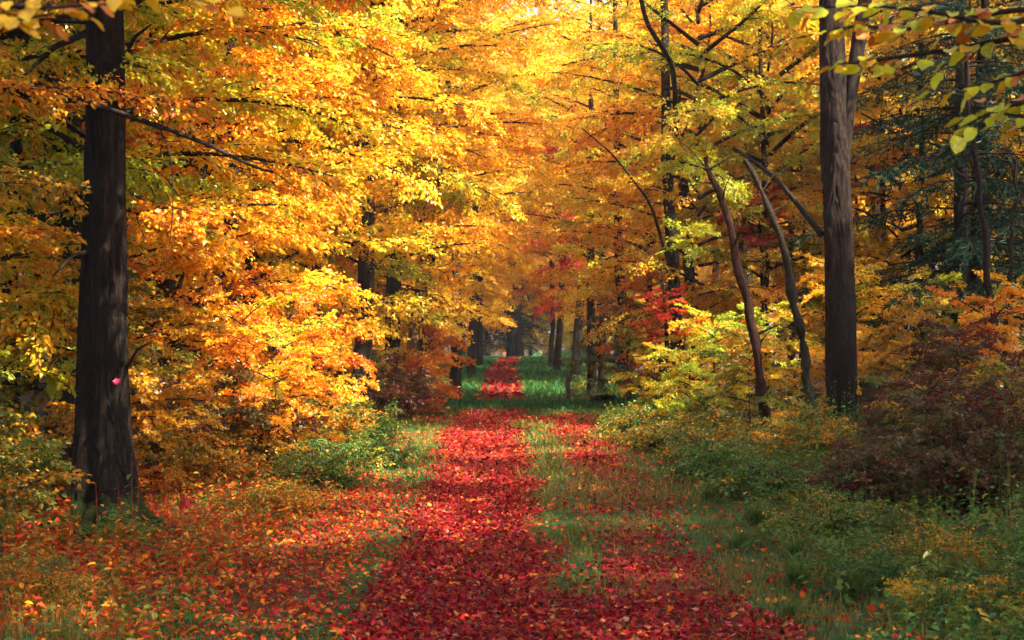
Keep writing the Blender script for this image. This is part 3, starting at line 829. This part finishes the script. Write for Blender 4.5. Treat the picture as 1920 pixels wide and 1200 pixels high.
# ---- tall crowns that close the arch over the far track
for i, (x, y, sc, zo, pal, lab) in enumerate([
    (-3.0, 46, .95, .6, 'gold', 'tall golden beech arching over the far track from the left'),
    (3.2, 47, .9, .8, 'gold', 'tall golden beech arching over the far track from the right'),
    (-2.8, 60, 1.1, .8, 'yellow', 'tall yellow beech closing the arch at the far left of the track'),
    (3.4, 63, 1.1, 1.0, 'orange', 'tall orange beech closing the arch at the far right of the track'),
    (-2.4, 78, 1.25, 1.0, 'gold', 'tall beech beyond the crest left of the track'),
    (3.8, 82, 1.25, 1.0, 'yellow', 'tall beech beyond the crest right of the track'),
    (0.5, 100, 1.4, .5, 'orange', 'tall beech standing across the far end of the track'),
    (6.3, 44, .95, .5, 'gold', 'tall golden beech behind the leaning stems at the right'),
    (8.6, 52, 1.1, .5, 'mixed', 'tall mottled beech far behind the grey oak'),
    (5.4, 57, 1.15, .5, 'yellow', 'tall yellow beech far behind the leaning stems'),
    (-4.2, 27, .9, 1.5, 'yellow', 'tall yellow beech above the left leaf wall')]):
    stock('tall_beech_tree', lab, x, y, 'high', i, pal, 1.7 * i, sc, zoff=zo)

# ---- unseen tall trees added at the right to shade the foreground
for i, (x, y, sc) in enumerate([(6.2, 1.0, 1.0), (8.6, 5.5, 1.05), (9.2, 10.5, 1.1), (12.0, 1.5, 1.1), (12.5, 8.0, 1.15), (11.6, 14.5, 1.1), (5.6, -4.0, 1.0), (9.5, -5.0, 1.1), (14.0, 18.5, 1.1)]):
    stock('tall_beech_tree', 'unseen tall beech added outside the right edge to shade the near track', x, y, 'high', i, 'greenish', 1.1 * i, sc, group='unseen beeches added to shade the near track')

# ---- saplings and shrubs
def shrub(name, label, x, y, kind, k, pal, rz, sc, cat='bush', group=None):
    t = empty(name, (x, y, float(ground_z(x, y)) - .02))
    o = obj('foliage', CROWN[kind][k % 2], [M[pal], M['twig']], t, (0, 0, 0), rz, sc, True)
    o['kind'] = 'stuff'
    if kind == 'sapling':
        s_ = np.linspace(0, 1, 5)
        me = SAP_STEM
        obj('stem', me, M['bark_d'], t, (0, 0, 0), rz, sc, True)
    tag(t, label, cat, group)
    return t
_s = np.linspace(0, 1, 6)
_v, _f = tube_geo(np.stack([.04 * np.sin(_s * 4), .03 * np.cos(_s * 5) - .03, 2.6 * _s], -1), .018 * (1.1 - _s), 6)
SAP_STEM = build_mesh('stem', _v, [_f], None, None, True)

for i, (x, y, sc, pal, lab) in enumerate([
    (2.95, 13.2, .5, 'dogwood', 'dark red shrub nearest the track on the right'),
    (3.6, 12.5, .68, 'dogwood', 'dark red shrub in front of the right edge trees'),
    (4.15, 13.8, .85, 'dogwood', 'dark red shrub cut by the right edge of the picture'),
    (3.45, 15.0, .42, 'dogwood', 'dark red shrub directly in front of the grey oak'),
    (4.6, 15.8, .92, 'olive', 'tall olive shrub right of the grey oak'),
    (3.1, 16.8, .55, 'olive', 'olive shrub left of the grey oak foot'),
    (4.2, 18.0, .42, 'dogwood', 'dark red and olive shrub at the grey oak foot'),
    (5.3, 17.6, 1.0, 'dogwood', 'farthest dark red shrub at the right edge'),
    (-2.7, 14.9, .5, 'olive', 'dark olive bush just right of the big left oak'),
    (-3.1, 15.6, 1.0, 'dogwood', 'dark bush in the shade behind the big left oak'),
    (-2.0, 16.6, .36, 'herb', 'grey green bush at the foot of the left leaf wall'),
    (-1.75, 19.0, .55, 'herb', 'grey green bush farther along the left verge'),
    (-2.4, 18.4, .75, 'olive', 'olive bush behind the grey green bush on the left'),
    (-3.75, 10.6, .8, 'olive', 'olive bush left of the big oak foot'),
    (-1.75, 26.6, 1.0, 'orange', 'brown orange bush below the sunlit leaning trunk'),
    (-2.1, 24.6, 1.0, 'dogwood', 'brown bush left of the sunlit leaning trunk'),
]):
    shrub('bush', lab, x, y, 'bush', i, pal, 1.9 * i, sc)
for i, (x, y, sc, pal, lab) in enumerate([
    (2.25, 20.3, .45, 'greenish', 'green and yellow sapling nearest the track on the right'),
    (2.75, 21.8, .6, 'greenish', 'green yellow sapling behind the red brown stem'),
    (2.9, 19.4, .5, 'olive', 'olive sapling left of the grey oak'),
    (2.2, 24.6, .48, 'greenish', 'green sapling below the tallest right trunk'),
    (3.2, 24.6, .55, 'orange', 'orange sapling below the tallest right trunk'),
    (3.7, 23.6, .6, 'greenish', 'sapling close to the left side of the grey oak'),
    (5.5, 21.5, .55, 'olive', 'olive sapling close to the right side of the grey oak'),
    (5.9, 27.5, .95, 'gold', 'golden sapling behind the spruce trunk'),
    (6.1, 20.6, .62, 'orange', 'orange sapling above the dark red shrubs at the right'),
    (5.0, 23.8, .8, 'gold', 'golden sapling just right behind the grey oak'),
    (7.3, 22.8, .7, 'gold', 'golden sapling at the foot of the right edge trunks'),
    (6.2, 23.6, .72, 'greenish', 'green yellow sapling under the spruce'),
    (3.75, 14.3, .36, 'dogwood', 'upright dark red sapling standing among the right hand shrubs'),
    (4.75, 17.0, .5, 'dogwood', 'upright dark red sapling near the right edge'),
    (-2.35, 15.7, .52, 'orange', 'low orange sapling drooping over the left verge'),
    (-3.2, 14.2, .5, 'olive', 'dark leaved sapling in the shade right of the big left oak'),
    (2.1, 29.0, .7, 'olive', 'olive sapling right of the wooden post'),
    (2.9, 31.0, 1.0, 'orange', 'orange sapling behind the pair of dark trunks'),
    (-2.75, 19.6, .7, 'orange', 'orange sapling reaching low over the left verge'),
    (-2.6, 22.4, .55, 'orange', 'orange sapling in the middle of the left verge edge'),
    (-2.3, 25.8, .5, 'gold', 'golden sapling below the stout dark left trunk'),
    (-1.75, 28.6, .8, 'orange', 'sunlit orange sapling by the far end of the left verge'),
    (-3.9, 9.6, .7, 'olive', 'olive sapling with drooping leaves at the left edge'),
    (-3.4, 13.2, .72, 'olive', 'green yellow sapling behind the big left oak foot'),
    (-4.3, 12.0, .9, 'greenish', 'yellow green sapling left of the big left oak'),
    (-2.85, 16.9, .66, 'mixed', 'mottled sapling with low boughs right of the big left oak'),
]):
    shrub('sapling', lab, x, y, 'sapling', i, pal, 2.3 * i, sc, 'sapling')
for i, (x, y, sc) in enumerate([(1.75, 36, .9), (2.1, 40, 1.0), (2.3, 44, .8), (2.5, 49, 1.0), (2.6, 54, 1.0)]):
    shrub('low_bush', ['nearest', 'second', 'third', 'fourth', 'farthest'][i] + ' low green bush on the far bank right of the track', x, y, 'lowbush', i, 'herb', i, sc, group='low bushes on the far bank')
ORD = ['front', 'second', 'third', 'fourth', 'fifth', 'sixth', 'seventh', 'eighth', 'ninth', 'tenth', 'last']
clumps = [(2.1, 9.3, .5, 'herb'), (2.55, 9.9, .6, 'olive'), (2.35, 11.6, .65, 'herb'), (2.3, 13.8, .8, 'herb'), (2.05, 15.6, .8, 'herb'), (2.4, 17.8, 1.0, 'olive'), (3.1, 8.7, .7, 'herb'), (2.7, 8.2, .5, 'olive'), (1.95, 19.4, .9, 'olive'), (1.75, 22.5, .9, 'herb'),
          (-2.0, 13.2, .6, 'olive'), (-1.9, 15.0, .8, 'herb'), (-1.6, 17.4, .8, 'herb'), (-2.75, 11.2, .4, 'herb'), (-3.0, 9.2, .55, 'olive'), (-2.5, 8.8, .4, 'olive')]
for side in ('right', 'left'):
    row = sorted([c for c in clumps if (c[0] > 0) == (side == 'right')], key=lambda c: c[1])
    for i, (x, y, sc, pal) in enumerate(row):
        shrub('plant_clump', ORD[i] + ' low ' + ('green' if pal == 'herb' else 'olive') + ' plant clump counted from the front of the ' + side + ' verge', x, y, 'lowbush', i, pal, i * 1.3, sc, 'plant', group='low plant clumps on the near verges')
shrub('plant_clump', 'small plant coloured sunlit yellow at the bottom right among green herbs', 2.26, 8.9, 'lowbush', 0, 'yellow', .4, .3, 'plant')  # sun fleck on this plant put into its yellow leaf colour

# ---- small herbs that nobody could count
def herbs(name, label, n, xr, yr, dens, seed, mat):
    rg = rng_(seed); acc = Acc()
    x = rg.uniform(*xr, n); y = rg.uniform(*yr, n)
    k = rg.random(n) < dens(x, y); x = x[k]; y = y[k]; n = len(x)
    z = ground_z(x, y); h = np.where(rg.random(n) < .14, rg.uniform(.3, .65, n) * sstep(1.7, 2.6, np.abs(x)) + .06, rg.uniform(.05, .26, n))
    cl = rg.random(n)
    for lv in range(9):
        f = (lv + 1) / 9
        th = rg.uniform(0, 6.28, n)
        P = np.stack([x + np.cos(th) * .02, y + np.sin(th) * .02, z + h * f], -1)
        A = np.stack([np.cos(th), np.sin(th), rg.normal(.1, .35, n)], -1)
        N = np.stack([rg.normal(0, .3, n), rg.normal(0, .3, n), np.ones(n)], -1)
        ll = rg.uniform(.022, .078, n) * (1.2 - .5 * f)
        V, F = leaf_geo(P, A, N, ll, ll * rg.uniform(.4, .75, n), .2, .3)
        acc.add(V, F, 0, np.repeat(np.clip(cl * .6 + rg.random(n) * .4, 0, 1), 2), np.repeat(rg.random(n), 2))
    b0 = np.stack([x, y, z - .01], -1); t0 = b0 + np.stack([rg.normal(0, .03, n), rg.normal(0, .03, n), h + .02], -1)
    wv = np.array([.0022, 0, 0])
    V = np.stack([b0 - wv, b0 + wv, t0 + wv * .4, t0 - wv * .4], 1).reshape(-1, 3)
    acc.add(V, np.arange(n)[:, None] * 4 + np.array([[0, 1, 2, 3]]), 0, .62, .2)
    tag(obj(name, acc.mesh(name), M[mat]), label, 'plants', None, 'stuff')
side_d = lambda x, y: sstep(1.5, 2.1, np.abs(x - .1)) * (.35 + .65 * sstep(.4, .6, fbm(x, y, .8, 81)))
herbs('ground_herbs', 'low green herbs covering the right verge', 5600, (1.4, 4.2), (6.8, 22), side_d, 91, 'herb')
herbs('verge_herbs', 'low green and russet herbs covering the left verge', 4600, (-4.4, -1.3), (6.8, 22), side_d, 92, 'verge')

# ---- arching grass tussocks on the right verge
rg = rng_(17); n = 170
th = rg.uniform(0, 6.28, n); h = rg.uniform(.28, .62, n); out_ = rg.uniform(.1, .45, n)
hd = np.stack([np.cos(th), np.sin(th), 0 * th], -1); sd = np.stack([-np.sin(th), np.cos(th), 0 * th], -1)
b = np.stack([rg.normal(0, .06, n), rg.normal(0, .06, n), 0 * th], -1)
zz = np.array([0, 0, 1.])
lv = [(0, .004), (.4, .0045), (.75, .004), (1.0, .0008)]
VV = []
for (t_, w_) in lv:
    c = b + hd * (out_ * t_ ** 1.6)[:, None] + zz * (h * (t_ - .35 * t_ ** 3))[:, None]
    VV += [c - sd * w_, c + sd * w_]
V = np.stack(VV, 1).reshape(-1, 3); i = np.arange(n)[:, None] * 8
F = np.concatenate([i + np.array([[2 * q, 2 * q + 1, 2 * q + 3, 2 * q + 2]]) for q in range(3)], 0)
rr = np.tile(rg.random(n) * .8, 3)
tuss = []
TUSS = build_mesh('tussock', V, [F], {'r': ('FACE', rr), 's': ('FACE', rr)})
for i, (x, y, sc) in enumerate([(1.72, 9.6, .8), (1.95, 9.1, .75), (1.85, 10.4, .9), (2.1, 10.2, .8), (1.6, 11.2, .6), (2.3, 8.6, .7), (1.9, 12.4, .8), (1.5, 8.6, .45), (2.6, 9.2, .7), (1.75, 14.0, .7), (-2.05, 11.2, .5), (-2.4, 9.6, .5)]):
    o = obj('grass_tussock', TUSS, M['grass'], None, (x, y, float(ground_z(x, y)) - .01), i * 1.3, sc * .68)
    tuss.append(o)
for side in ('right', 'left'):
    for i, o in enumerate(sorted([q for q in tuss if (q.location.x > 0) == (side == 'right')], key=lambda q: q.location.y)):
        tag(o, ORD[i] + ' arching tussock of long green grass counted from the front of the ' + side + ' verge', 'grass', 'grass tussocks on the near verges')

# ---- spruce behind the grey oak
def spruce_mesh(seed, H=11.0, z0=1.6, r0=2.7):
    rg = rng_(seed); acc = Acc()
    z = z0
    while z < H - .3:
        u = (z - z0) / (H - z0)
        for b in range(6):
            az = rg.uniform(0, 6.28); L = (r0 * (1 - u) + .25) * rg.uniform(.7, 1.1)
            hdv = np.array([math.cos(az), math.sin(az), 0]); sdv = np.array([-hdv[1], hdv[0], 0])
            s = np.linspace(0, 1, 6)
            pts = np.array([0, 0, z + rg.normal(0, .06)]) + hdv * (L * s)[:, None] + zz * (L * (.10 * s - .38 * s ** 2 + .12 * s ** 3))[:, None]
            Vt, Ft = tube_geo(pts, .016 * (1.1 - s) + .003, 4); acc.add(Vt, Ft, 1)
            nt = int(9 * L) + 4
            tt = np.linspace(.15, 1, nt); 
            for q in range(nt):
                p = np.array([np.interp(tt[q], s, pts[:, c]) for c in range(3)])
                d = unit(hdv * .6 + sdv * (1 if q % 2 else -1) * .75 + zz * rg.uniform(-.75, -.25))
                tl = rg.uniform(.25, .55) * (1.1 - .5 * tt[q]); m = 11
                f = np.linspace(.1, 1, m)[:, None]
                P = p + d * f * tl - zz * (f ** 2) * tl * .3
                A = d + rg.normal(0, .55, (m, 3)); N = rg.normal(0, 1, (m, 3))
                Vl, Fl = leaf_geo(P, A, N, rg.uniform(.09, .17, m), .024, 0, .1)
                acc.add(Vl, Fl[: ], 0, np.repeat(rg.random(m), 2), np.repeat(rg.random(m), 2))
        z += rg.uniform(.34, .5)
    return acc.mesh('spruce_needles')
SPR = spruce_mesh(3)
s_ = np.linspace(0, 1, 8)
ST = trunk_mesh('trunk', np.stack([0 * s_, 0 * s_, 11 * s_], -1), .16 * (1.02 - s_), 12, 30, 5, .3)
for (x, y, sc, rz, lab) in [(6.9, 24.6, .95, 0, 'dark green spruce with hanging boughs behind the grey oak'), (8.6, 25.5, 1.1, 2, 'dark green spruce at the right edge')]:
    t = empty('spruce_tree', (x, y, float(ground_z(x, y)) - .05))
    obj('trunk', ST, M['bark_d'], t, (0, 0, 0), rz, sc)
    o = obj('crown', SPR, [M['spruce'], M['twig']], t, (0, 0, 0), rz, sc); o['kind'] = 'stuff'
    tag(t, lab, 'tree')
for (px, Y, sc, lab) in [(956, 104, 1.5, 'dark bluish spruce closing the far end of the track'), (915, 112, 1.3, 'dark bluish spruce left of the far end of the track')]:
    x = (px - 960) * Y / FPX
    t = empty('spruce_tree', (x, Y, float(ground_z(x, Y)) - .05))
    obj('trunk', ST, M['bark_d'], t, (0, 0, 0), 0, sc)
    o = obj('crown', SPR, [M['spruce'], M['twig']], t, (0, 0, -.9), 1, sc); o['kind'] = 'stuff'
    tag(t, lab, 'tree')

# ---- red maples glowing in the right hand wood
for (px, py, Y, sc, pal, lab) in [(1600, 320, 29, .62, 'red', 'slender maple with bright red leaves behind the grey oak'), (1500, 330, 30, .5, 'red', 'slender maple with bright red leaves left of the grey oak'),
                                  (1420, 420, 27, .42, 'red', 'slender maple with red leaves above the red brown stem'), (1240, 600, 24.5, .34, 'red', 'maple sapling with scattered red leaves right of the track')]:
    x = (px - 960) * Y / FPX; zc = EYE - (py - 600) * Y / FPX; gz = float(ground_z(x, Y))
    t = empty('red_maple', (x, Y, gz - .03))
    H = zc - gz + .8
    obj('trunk', trunk_mesh('trunk', [(0, 0, 0), (.1, 0, H * .5), (0, 0, H)], [.05, .035, .012], 8, 16, int(px), .2), M['bark_d'], t)
    o = obj('crown', CROWN['sapling'][int(px) % 2], [M[pal], M['twig']], t, (0, 0, zc - gz - 1.3 * sc), px, (sc * 1.4, sc, sc), True); o['kind'] = 'stuff'
    tag(t, lab, 'tree')

# ---- bare boughs
def bough(name, pts_px, r0, r1, bark, parent, sides=7, n=26, seed=1):
    P = np.array([at(*p) for p in pts_px]) - np.array(parent.location)
    me = trunk_mesh(name, P, np.linspace(r0, r1, len(P)), sides, n, seed, 0, 3, .05)
    return obj(name, me, M[bark], parent)
lt = [o for o in COL.objects if o.get('label', '').startswith('slender dark tree at the far left edge')][0]
bough('bough', [(36, 150, 14), (70, 158, 12.4), (120, 175, 11.6), (200, 203, 11.3), (300, 238, 11), (360, 258, 11), (420, 285, 10.9), (470, 312, 10.8), (512, 323, 10.8)], .028, .008, 'bark_d', lt)
bough('bough', [(300, 240, 11), (322, 300, 10.95), (325, 360, 10.9), (322, 430, 10.9), (310, 500, 10.9)], .006, .002, 'bark_d', lt, 5)
ro = [o for o in COL.objects if o.get('label', '').startswith('straight grey brown oak')][0]
bough('bough', [(1540, 440, 22.1), (1500, 388, 22.5), (1450, 330, 22.8), (1375, 275, 23)], .05, .022, 'bark_d', ro)
rt = [o for o in COL.objects if o.get('label', '').startswith('tallest dark trunk right')][0]
bough('bough', [(1262, 330, 27), (1268, 200, 26), (1262, 125, 25.5), (1240, 85, 25), (1212, 45, 25), (1198, -20, 25)], .05, .034, 'bark_r', rt)
bough('bough', [(1256, 500, 27), (1220, 380, 26), (1150, 290, 25.5), (1090, 240, 25)], .03, .008, 'bark_d', rt)

# ---- post and stump by the side track
Y = 30.6; x = (1065 - 960) * Y / FPX; gz = float(ground_z(x, Y))
me = trunk_mesh('wooden_post', [(0, 0, -.1), (.01, 0, .2), (-.012, 0, .42), (.004, .01, .60)], [.05, .052, .048, .043], 10, 20, 3, 0, 3, .05)
bm_v = len(me.vertices)
import bmesh
bm = bmesh.new(); bm.from_mesh(me)
bmesh.ops.contextual_create(bm, geom=[e for e in bm.edges if e.is_boundary and all(v.co.z > .4 for v in e.verts)])
bm.to_mesh(me); bm.free()
tag(obj('wooden_post', me, M['wood'], None, (x, Y, gz)), 'short weathered wooden post standing in the grass right of the track', 'post')
Y = 29.6; x = (1132 - 960) * Y / FPX; gz = float(ground_z(x, Y))
me = trunk_mesh('log', [(-.24, 0, .07), (0, .03, .09), (.24, .05, .08)], [.085, .095, .08], 12, 12, 4, 0, 3, .06)
bm = bmesh.new(); bm.from_mesh(me)
bmesh.ops.holes_fill(bm, edges=[e for e in bm.edges if e.is_boundary])
bm.to_mesh(me); bm.free()
tag(obj('log', me, M['bark_d'], None, (x, Y, gz)), 'short dark log lying in the grass right of the wooden post', 'log')

p0 = np.array([-4.35, 13.0, .28]); p0[2] = float(ground_z(p0[0], p0[1])) + .03
vb, fb = tube_geo([(0, 0, 0), (.3, -.05, .05), (.62, -.1, .03)], [.022, .026, .015], 8)
tag(obj('fallen_stick', build_mesh('fallen_stick', vb, [fb], None, None, True), M['wood'], None, p0), 'brown broken stick lying in the herbs at the left edge', 'stick')

# ---- leaves big enough to pick out one by one
def fine_leaf(name, seed, lobed=False, seg=7):
    """a serrated leaf 1 long, with midrib fold, curl and a short stalk"""
    rg = rng_(seed)
    t = np.linspace(0, 1, seg)
    w = .36 * np.sin(np.pi * np.clip(t, 0, 1) ** .8) ** .75
    if lobed:
        w = w * (1 + .45 * np.cos(t * 17 + .4)) * 1.25
    w[0] = .01; w[-1] = .0
    cz = -.22 * t ** 2 + .05 * np.sin(t * 6 + seed)
    mid = np.stack([t, 0 * t, cz], -1)
    lf = np.stack([t + .04, w, cz + w * .35 + rg.normal(0, .02, seg)], -1); rt_ = np.stack([t + .04, -w, cz + w * .28 + rg.normal(0, .02, seg)], -1)
    V = np.concatenate([mid, lf, rt_], 0); F = []
    for k in range(seg - 1):
        F += [[k, k + 1, seg + k + 1, seg + k], [k + 1, k, 2 * seg + k, 2 * seg + k + 1]]
    st = np.array([[-.18, .006, .02], [-.18, -.006, .02], [0, -.008, 0], [0, .008, 0]])
    F.append([len(V), len(V) + 1, len(V) + 2, len(V) + 3]); V = np.concatenate([V, st], 0)
    F = np.array(F); n = len(F)
    return build_mesh(name, V, [F], None, None, True)
def plain_leaf_mat(name, col, trans=.4, spec=.45):
    m = bpy.data.materials.new(name); nt, n, l = nodes_of(m)
    out = n.new('ShaderNodeOutputMaterial'); tc = n.new('ShaderNodeTexCoord')
    nz = n.new('ShaderNodeTexNoise'); nz.inputs['Scale'].default_value = 5; nz.inputs['Detail'].default_value = 4
    l.new(tc.outputs['Object'], nz.inputs[0])
    oi = n.new('ShaderNodeObjectInfo')
    mm = n.new('ShaderNodeMath'); mm.operation = 'MULTIPLY_ADD'; mm.inputs[1].default_value = .45
    l.new(oi.outputs['Random'], mm.inputs[0]); l.new(nz.outputs[0], mm.inputs[2])
    k = tuple(c * .45 for c in col); w_ = (min(1, col[0] * 1.15), min(1, col[1] * 1.3), col[2] * 1.2)
    rp = ramp(n, [(.35, k), (.6, col), (.95, w_)]); l.new(mm.outputs[0], rp.inputs[0])
    p = n.new('ShaderNodeBsdfPrincipled'); p.inputs['Roughness'].default_value = .42; p.inputs['Specular IOR Level'].default_value = spec
    tr = n.new('ShaderNodeBsdfTranslucent'); l.new(rp.outputs[0], p.inputs['Base Color']); l.new(rp.outputs[0], tr.inputs[0])
    mx = n.new('ShaderNodeMixShader'); mx.inputs[0].default_value = trans
    l.new(p.outputs[0], mx.inputs[1]); l.new(tr.outputs[0], mx.inputs[2]); l.new(mx.outputs[0], out.inputs[0])
    return m
LM = {'crimson': plain_leaf_mat('crimson_leaf', (.30, .006, .014), .12, .3), 'scarlet': plain_leaf_mat('scarlet_leaf', (.42, .018, .01), .12, .3), 'orange': plain_leaf_mat('orange_leaf', (.52, .14, .01), .2),
      'brown': plain_leaf_mat('brown_leaf', (.16, .05, .025), .1), 'lime': plain_leaf_mat('lime_leaf', (.55, .52, .02)), 'gold': plain_leaf_mat('gold_leaf', (.75, .42, .012)), 'tan': plain_leaf_mat('tan_leaf', (.5, .16, .10), .15),
      'pink': plain_leaf_mat('pink_leaf', (.55, .01, .08), .2)}
BEECH = [fine_leaf('leaf', k) for k in range(3)]
LOBED = [fine_leaf('leaf', 10 + k, True, 10) for k in range(3)]

from mathutils import Matrix
def place_leaf(name, me, mat, p, a, nrm, L, parent=None):
    a = unit(np.array(a, float)); s_ = unit(np.cross(nrm, a)); n_ = np.cross(a, s_)
    o = bpy.data.objects.new(name, me); COL.objects.link(o)
    if not me.materials: me.materials.append(None)
    o.material_slots[0].link = 'OBJECT'; o.material_slots[0].material = mat
    mw = Matrix(((a[0] * L, s_[0] * L, n_[0] * L, p[0]), (a[1] * L, s_[1] * L, n_[1] * L, p[1]), (a[2] * L, s_[2] * L, n_[2] * L, p[2]), (0, 0, 0, 1)))
    if parent is not None:
        o.parent = parent
    o.matrix_basis = mw
    return o
rg = rng_(23)
cnt = 0
kinds = [('crimson', 'crimson fallen leaf lying on the nearest stretch of the track'), ('scarlet', 'bright red fallen leaf lying on the nearest stretch of the track'), ('orange', 'orange fallen leaf lying on the nearest stretch of the track'),
         ('tan', 'pale pinkish brown fallen leaf lying on the nearest stretch of the track'), ('brown', 'dark brown fallen leaf lying on the nearest stretch of the track')]
while cnt < 290:
    Y = 7.7 + 3.0 * rg.random() ** 1.6; x = rg.uniform(-1.4, 1.6)
    if rg.random() > red_d(np.array([x]), np.array([Y]))[0] + .06: continue
    kd, lab = kinds[rg.choice(5, p=[.34, .28, .2, .1, .08])]
    th = rg.uniform(0, 6.28)
    o = place_leaf('fallen_leaf', (BEECH + LOBED)[rg.integers(6)], LM[kd], (x, Y, float(ground_z(x, Y)) + rg.uniform(.02, .045)), (math.cos(th), math.sin(th), rg.normal(0, .25)),
                   (rg.normal(0, .35), rg.normal(0, .35), 1 if rg.random() < .7 else -1), rg.uniform(.03, .048))
    tag(o, lab, 'leaf', kd + ' fallen leaves in the foreground')
    cnt += 1
p = at(218, 716, 11.8)
tag(place_leaf('fallen_leaf', LOBED[0], LM['pink'], p - np.array([0.0, .02, -.03]), (.35, -.2, -1), (.3, -1, .25), .052), 'bright pink leaf caught on the bark of the big left oak', 'leaf')
Yl = 12.3; xl = (333 - 960) * Yl / FPX
tag(place_leaf('fallen_leaf', LOBED[1], LM['scarlet'], (xl, Yl, float(ground_z(xl, Yl)) + .16), (.8, -.3, .2), (0, -.9, .5), .12), 'large scarlet maple leaf on herbs right of the big left oak', 'leaf')

def leafy_bough(label, trunk_xy, lines, leaf_cols, seed, L, name='maple_tree', gap=.036):
    """tree just outside the picture with boughs that hang into it; every leaf its own piece"""
    rg = rng_(seed)
    x, y = trunk_xy
    t = empty(name, (x, y, float(ground_z(x, y)) - .05))
    obj('trunk', trunk_mesh('trunk', [(0, 0, 0), (.05, 0, 1.5), (0, .05, 3.2), (0, 0, 6), (.1, 0, 12)], [.14, .12, .11, .09, .03], 14, 30, seed, .4), M['bark_d'], t)
    if x > 0:
        crown_part(t, 'high', 1, 'greenish', 2.0, 1.0, (0, 0, 2.2))  # unseen crown added overhead to shade the left foreground
    for ln in lines:
        pts = np.array([at(*q) for q in ln]) - np.array(t.location)
        start = np.array([0, 0, max(1.2, pts[0][2] - .35)])
        pts = np.concatenate([[start], pts], 0)
        bo = obj('branch', trunk_mesh('branch', pts, np.linspace(.014, .0025, len(pts)), 6, 30, seed, 0, 3, .04), M['twig'], t)
        u = np.linspace(0, 1, len(pts)); tot = np.linalg.norm(np.diff(pts, axis=0), axis=1); cum = np.concatenate([[0], np.cumsum(tot)])
        d = tot[0] + .02; sg = 1
        while d < cum[-1]:
            p = np.array([np.interp(d, cum, pts[:, c]) for c in range(3)]); q = np.array([np.interp(min(d + .05, cum[-1]), cum, pts[:, c]) for c in range(3)])
            fw = unit(q - p + 1e-6); sd_ = unit(np.cross(zz, fw)) * sg; sg = -sg
            for e in range(2 if rg.random() < .75 else 1):
                a = fw * rg.uniform(.3, .9) + sd_ * rg.uniform(.5, 1.1) + zz * rg.normal(-.15, .22)
                pp = p + unit(a) * rg.uniform(.01, .10) + zz * rg.normal(0, .012)
                place_leaf('leaf', BEECH[rg.integers(3)], LM[leaf_cols[rg.integers(len(leaf_cols))]], pp, a, (rg.normal(0, .4), rg.normal(-.25, .4), 1), L * rg.uniform(.7, 1.2), bo)
            d += gap * rg.uniform(.7, 1.3)
    tag(t, label, 'tree')
leafy_bough('tree outside the right edge with lime and gold leaves hanging into the upper right', (2.75, 5.6),
    [[(2050, 10, 5.4), (1900, 18, 5.3), (1800, 35, 5.3), (1700, 58, 5.2), (1600, 45, 5.2), (1480, 75, 5.2)],
     [(1990, 30, 5.4), (1860, 45, 5.2), (1740, 20, 5.1), (1640, 10, 5.1), (1480, 15, 5.1)],
     [(1960, 60, 5.4), (1800, 90, 5.3), (1700, 105, 5.25), (1600, 118, 5.2), (1570, 120, 5.2)],
     [(2060, 180, 5.5), (1950, 190, 5.4), (1880, 200, 5.35), (1790, 245, 5.3)],
     [(2060, 230, 5.5), (1960, 225, 5.4), (1890, 215, 5.35), (1830, 200, 5.3)],
     [(2060, 100, 5.5), (1960, 120, 5.4), (1880, 150, 5.35), (1800, 165, 5.3)]], ['lime', 'gold', 'lime', 'lime', 'orange'], 41, .064)
leafy_bough('tree outside the left edge with blurred orange leaves in the upper left corner', (-2.0, 4.2),
    [[(-120, -20, 3.9), (-20, 5, 3.8), (80, 15, 3.7), (200, 8, 3.7)], [(-120, 10, 3.9), (0, 45, 3.8), (100, 25, 3.7)], [(-100, -40, 3.9), (150, -20, 3.8), (330, -10, 3.7), (420, 8, 3.7)]], ['gold', 'orange', 'gold'], 43, .05, gap=.05)

# ---- the air under the trees
hx0, hx1, hy0, hy1, hz0, hz1 = gx[0] - 5, gx[-1] + 5, gy[0] - 5, gy[-1] + 5, float(GZ.min()) - 1, 26.0
hv = np.array([[x_, y_, z_] for x_ in (hx0, hx1) for y_ in (hy0, hy1) for z_ in (hz0, hz1)])
hf = np.array([[0, 1, 3, 2], [4, 6, 7, 5], [0, 4, 5, 1], [2, 3, 7, 6], [0, 2, 6, 4], [1, 5, 7, 3]])
hm = bpy.data.materials.new('haze_air'); nt, n, l = nodes_of(hm)
out = n.new('ShaderNodeOutputMaterial'); pv = n.new('ShaderNodeVolumePrincipled')
pv.inputs['Color'].default_value = (.80, .90, 1.0, 1); pv.inputs['Density'].default_value = 0.0006; pv.inputs['Anisotropy'].default_value = .1
l.new(pv.outputs[0], out.inputs['Volume'])
tag(obj('haze', build_mesh('haze', hv, [hf]), hm), 'thin bluish autumn haze hanging in the wood', 'haze', None, 'stuff')

print('objects', len(bpy.data.objects), 'tris', sum(len(m.loops) - 2 * len(m.polygons) for m in bpy.data.meshes))
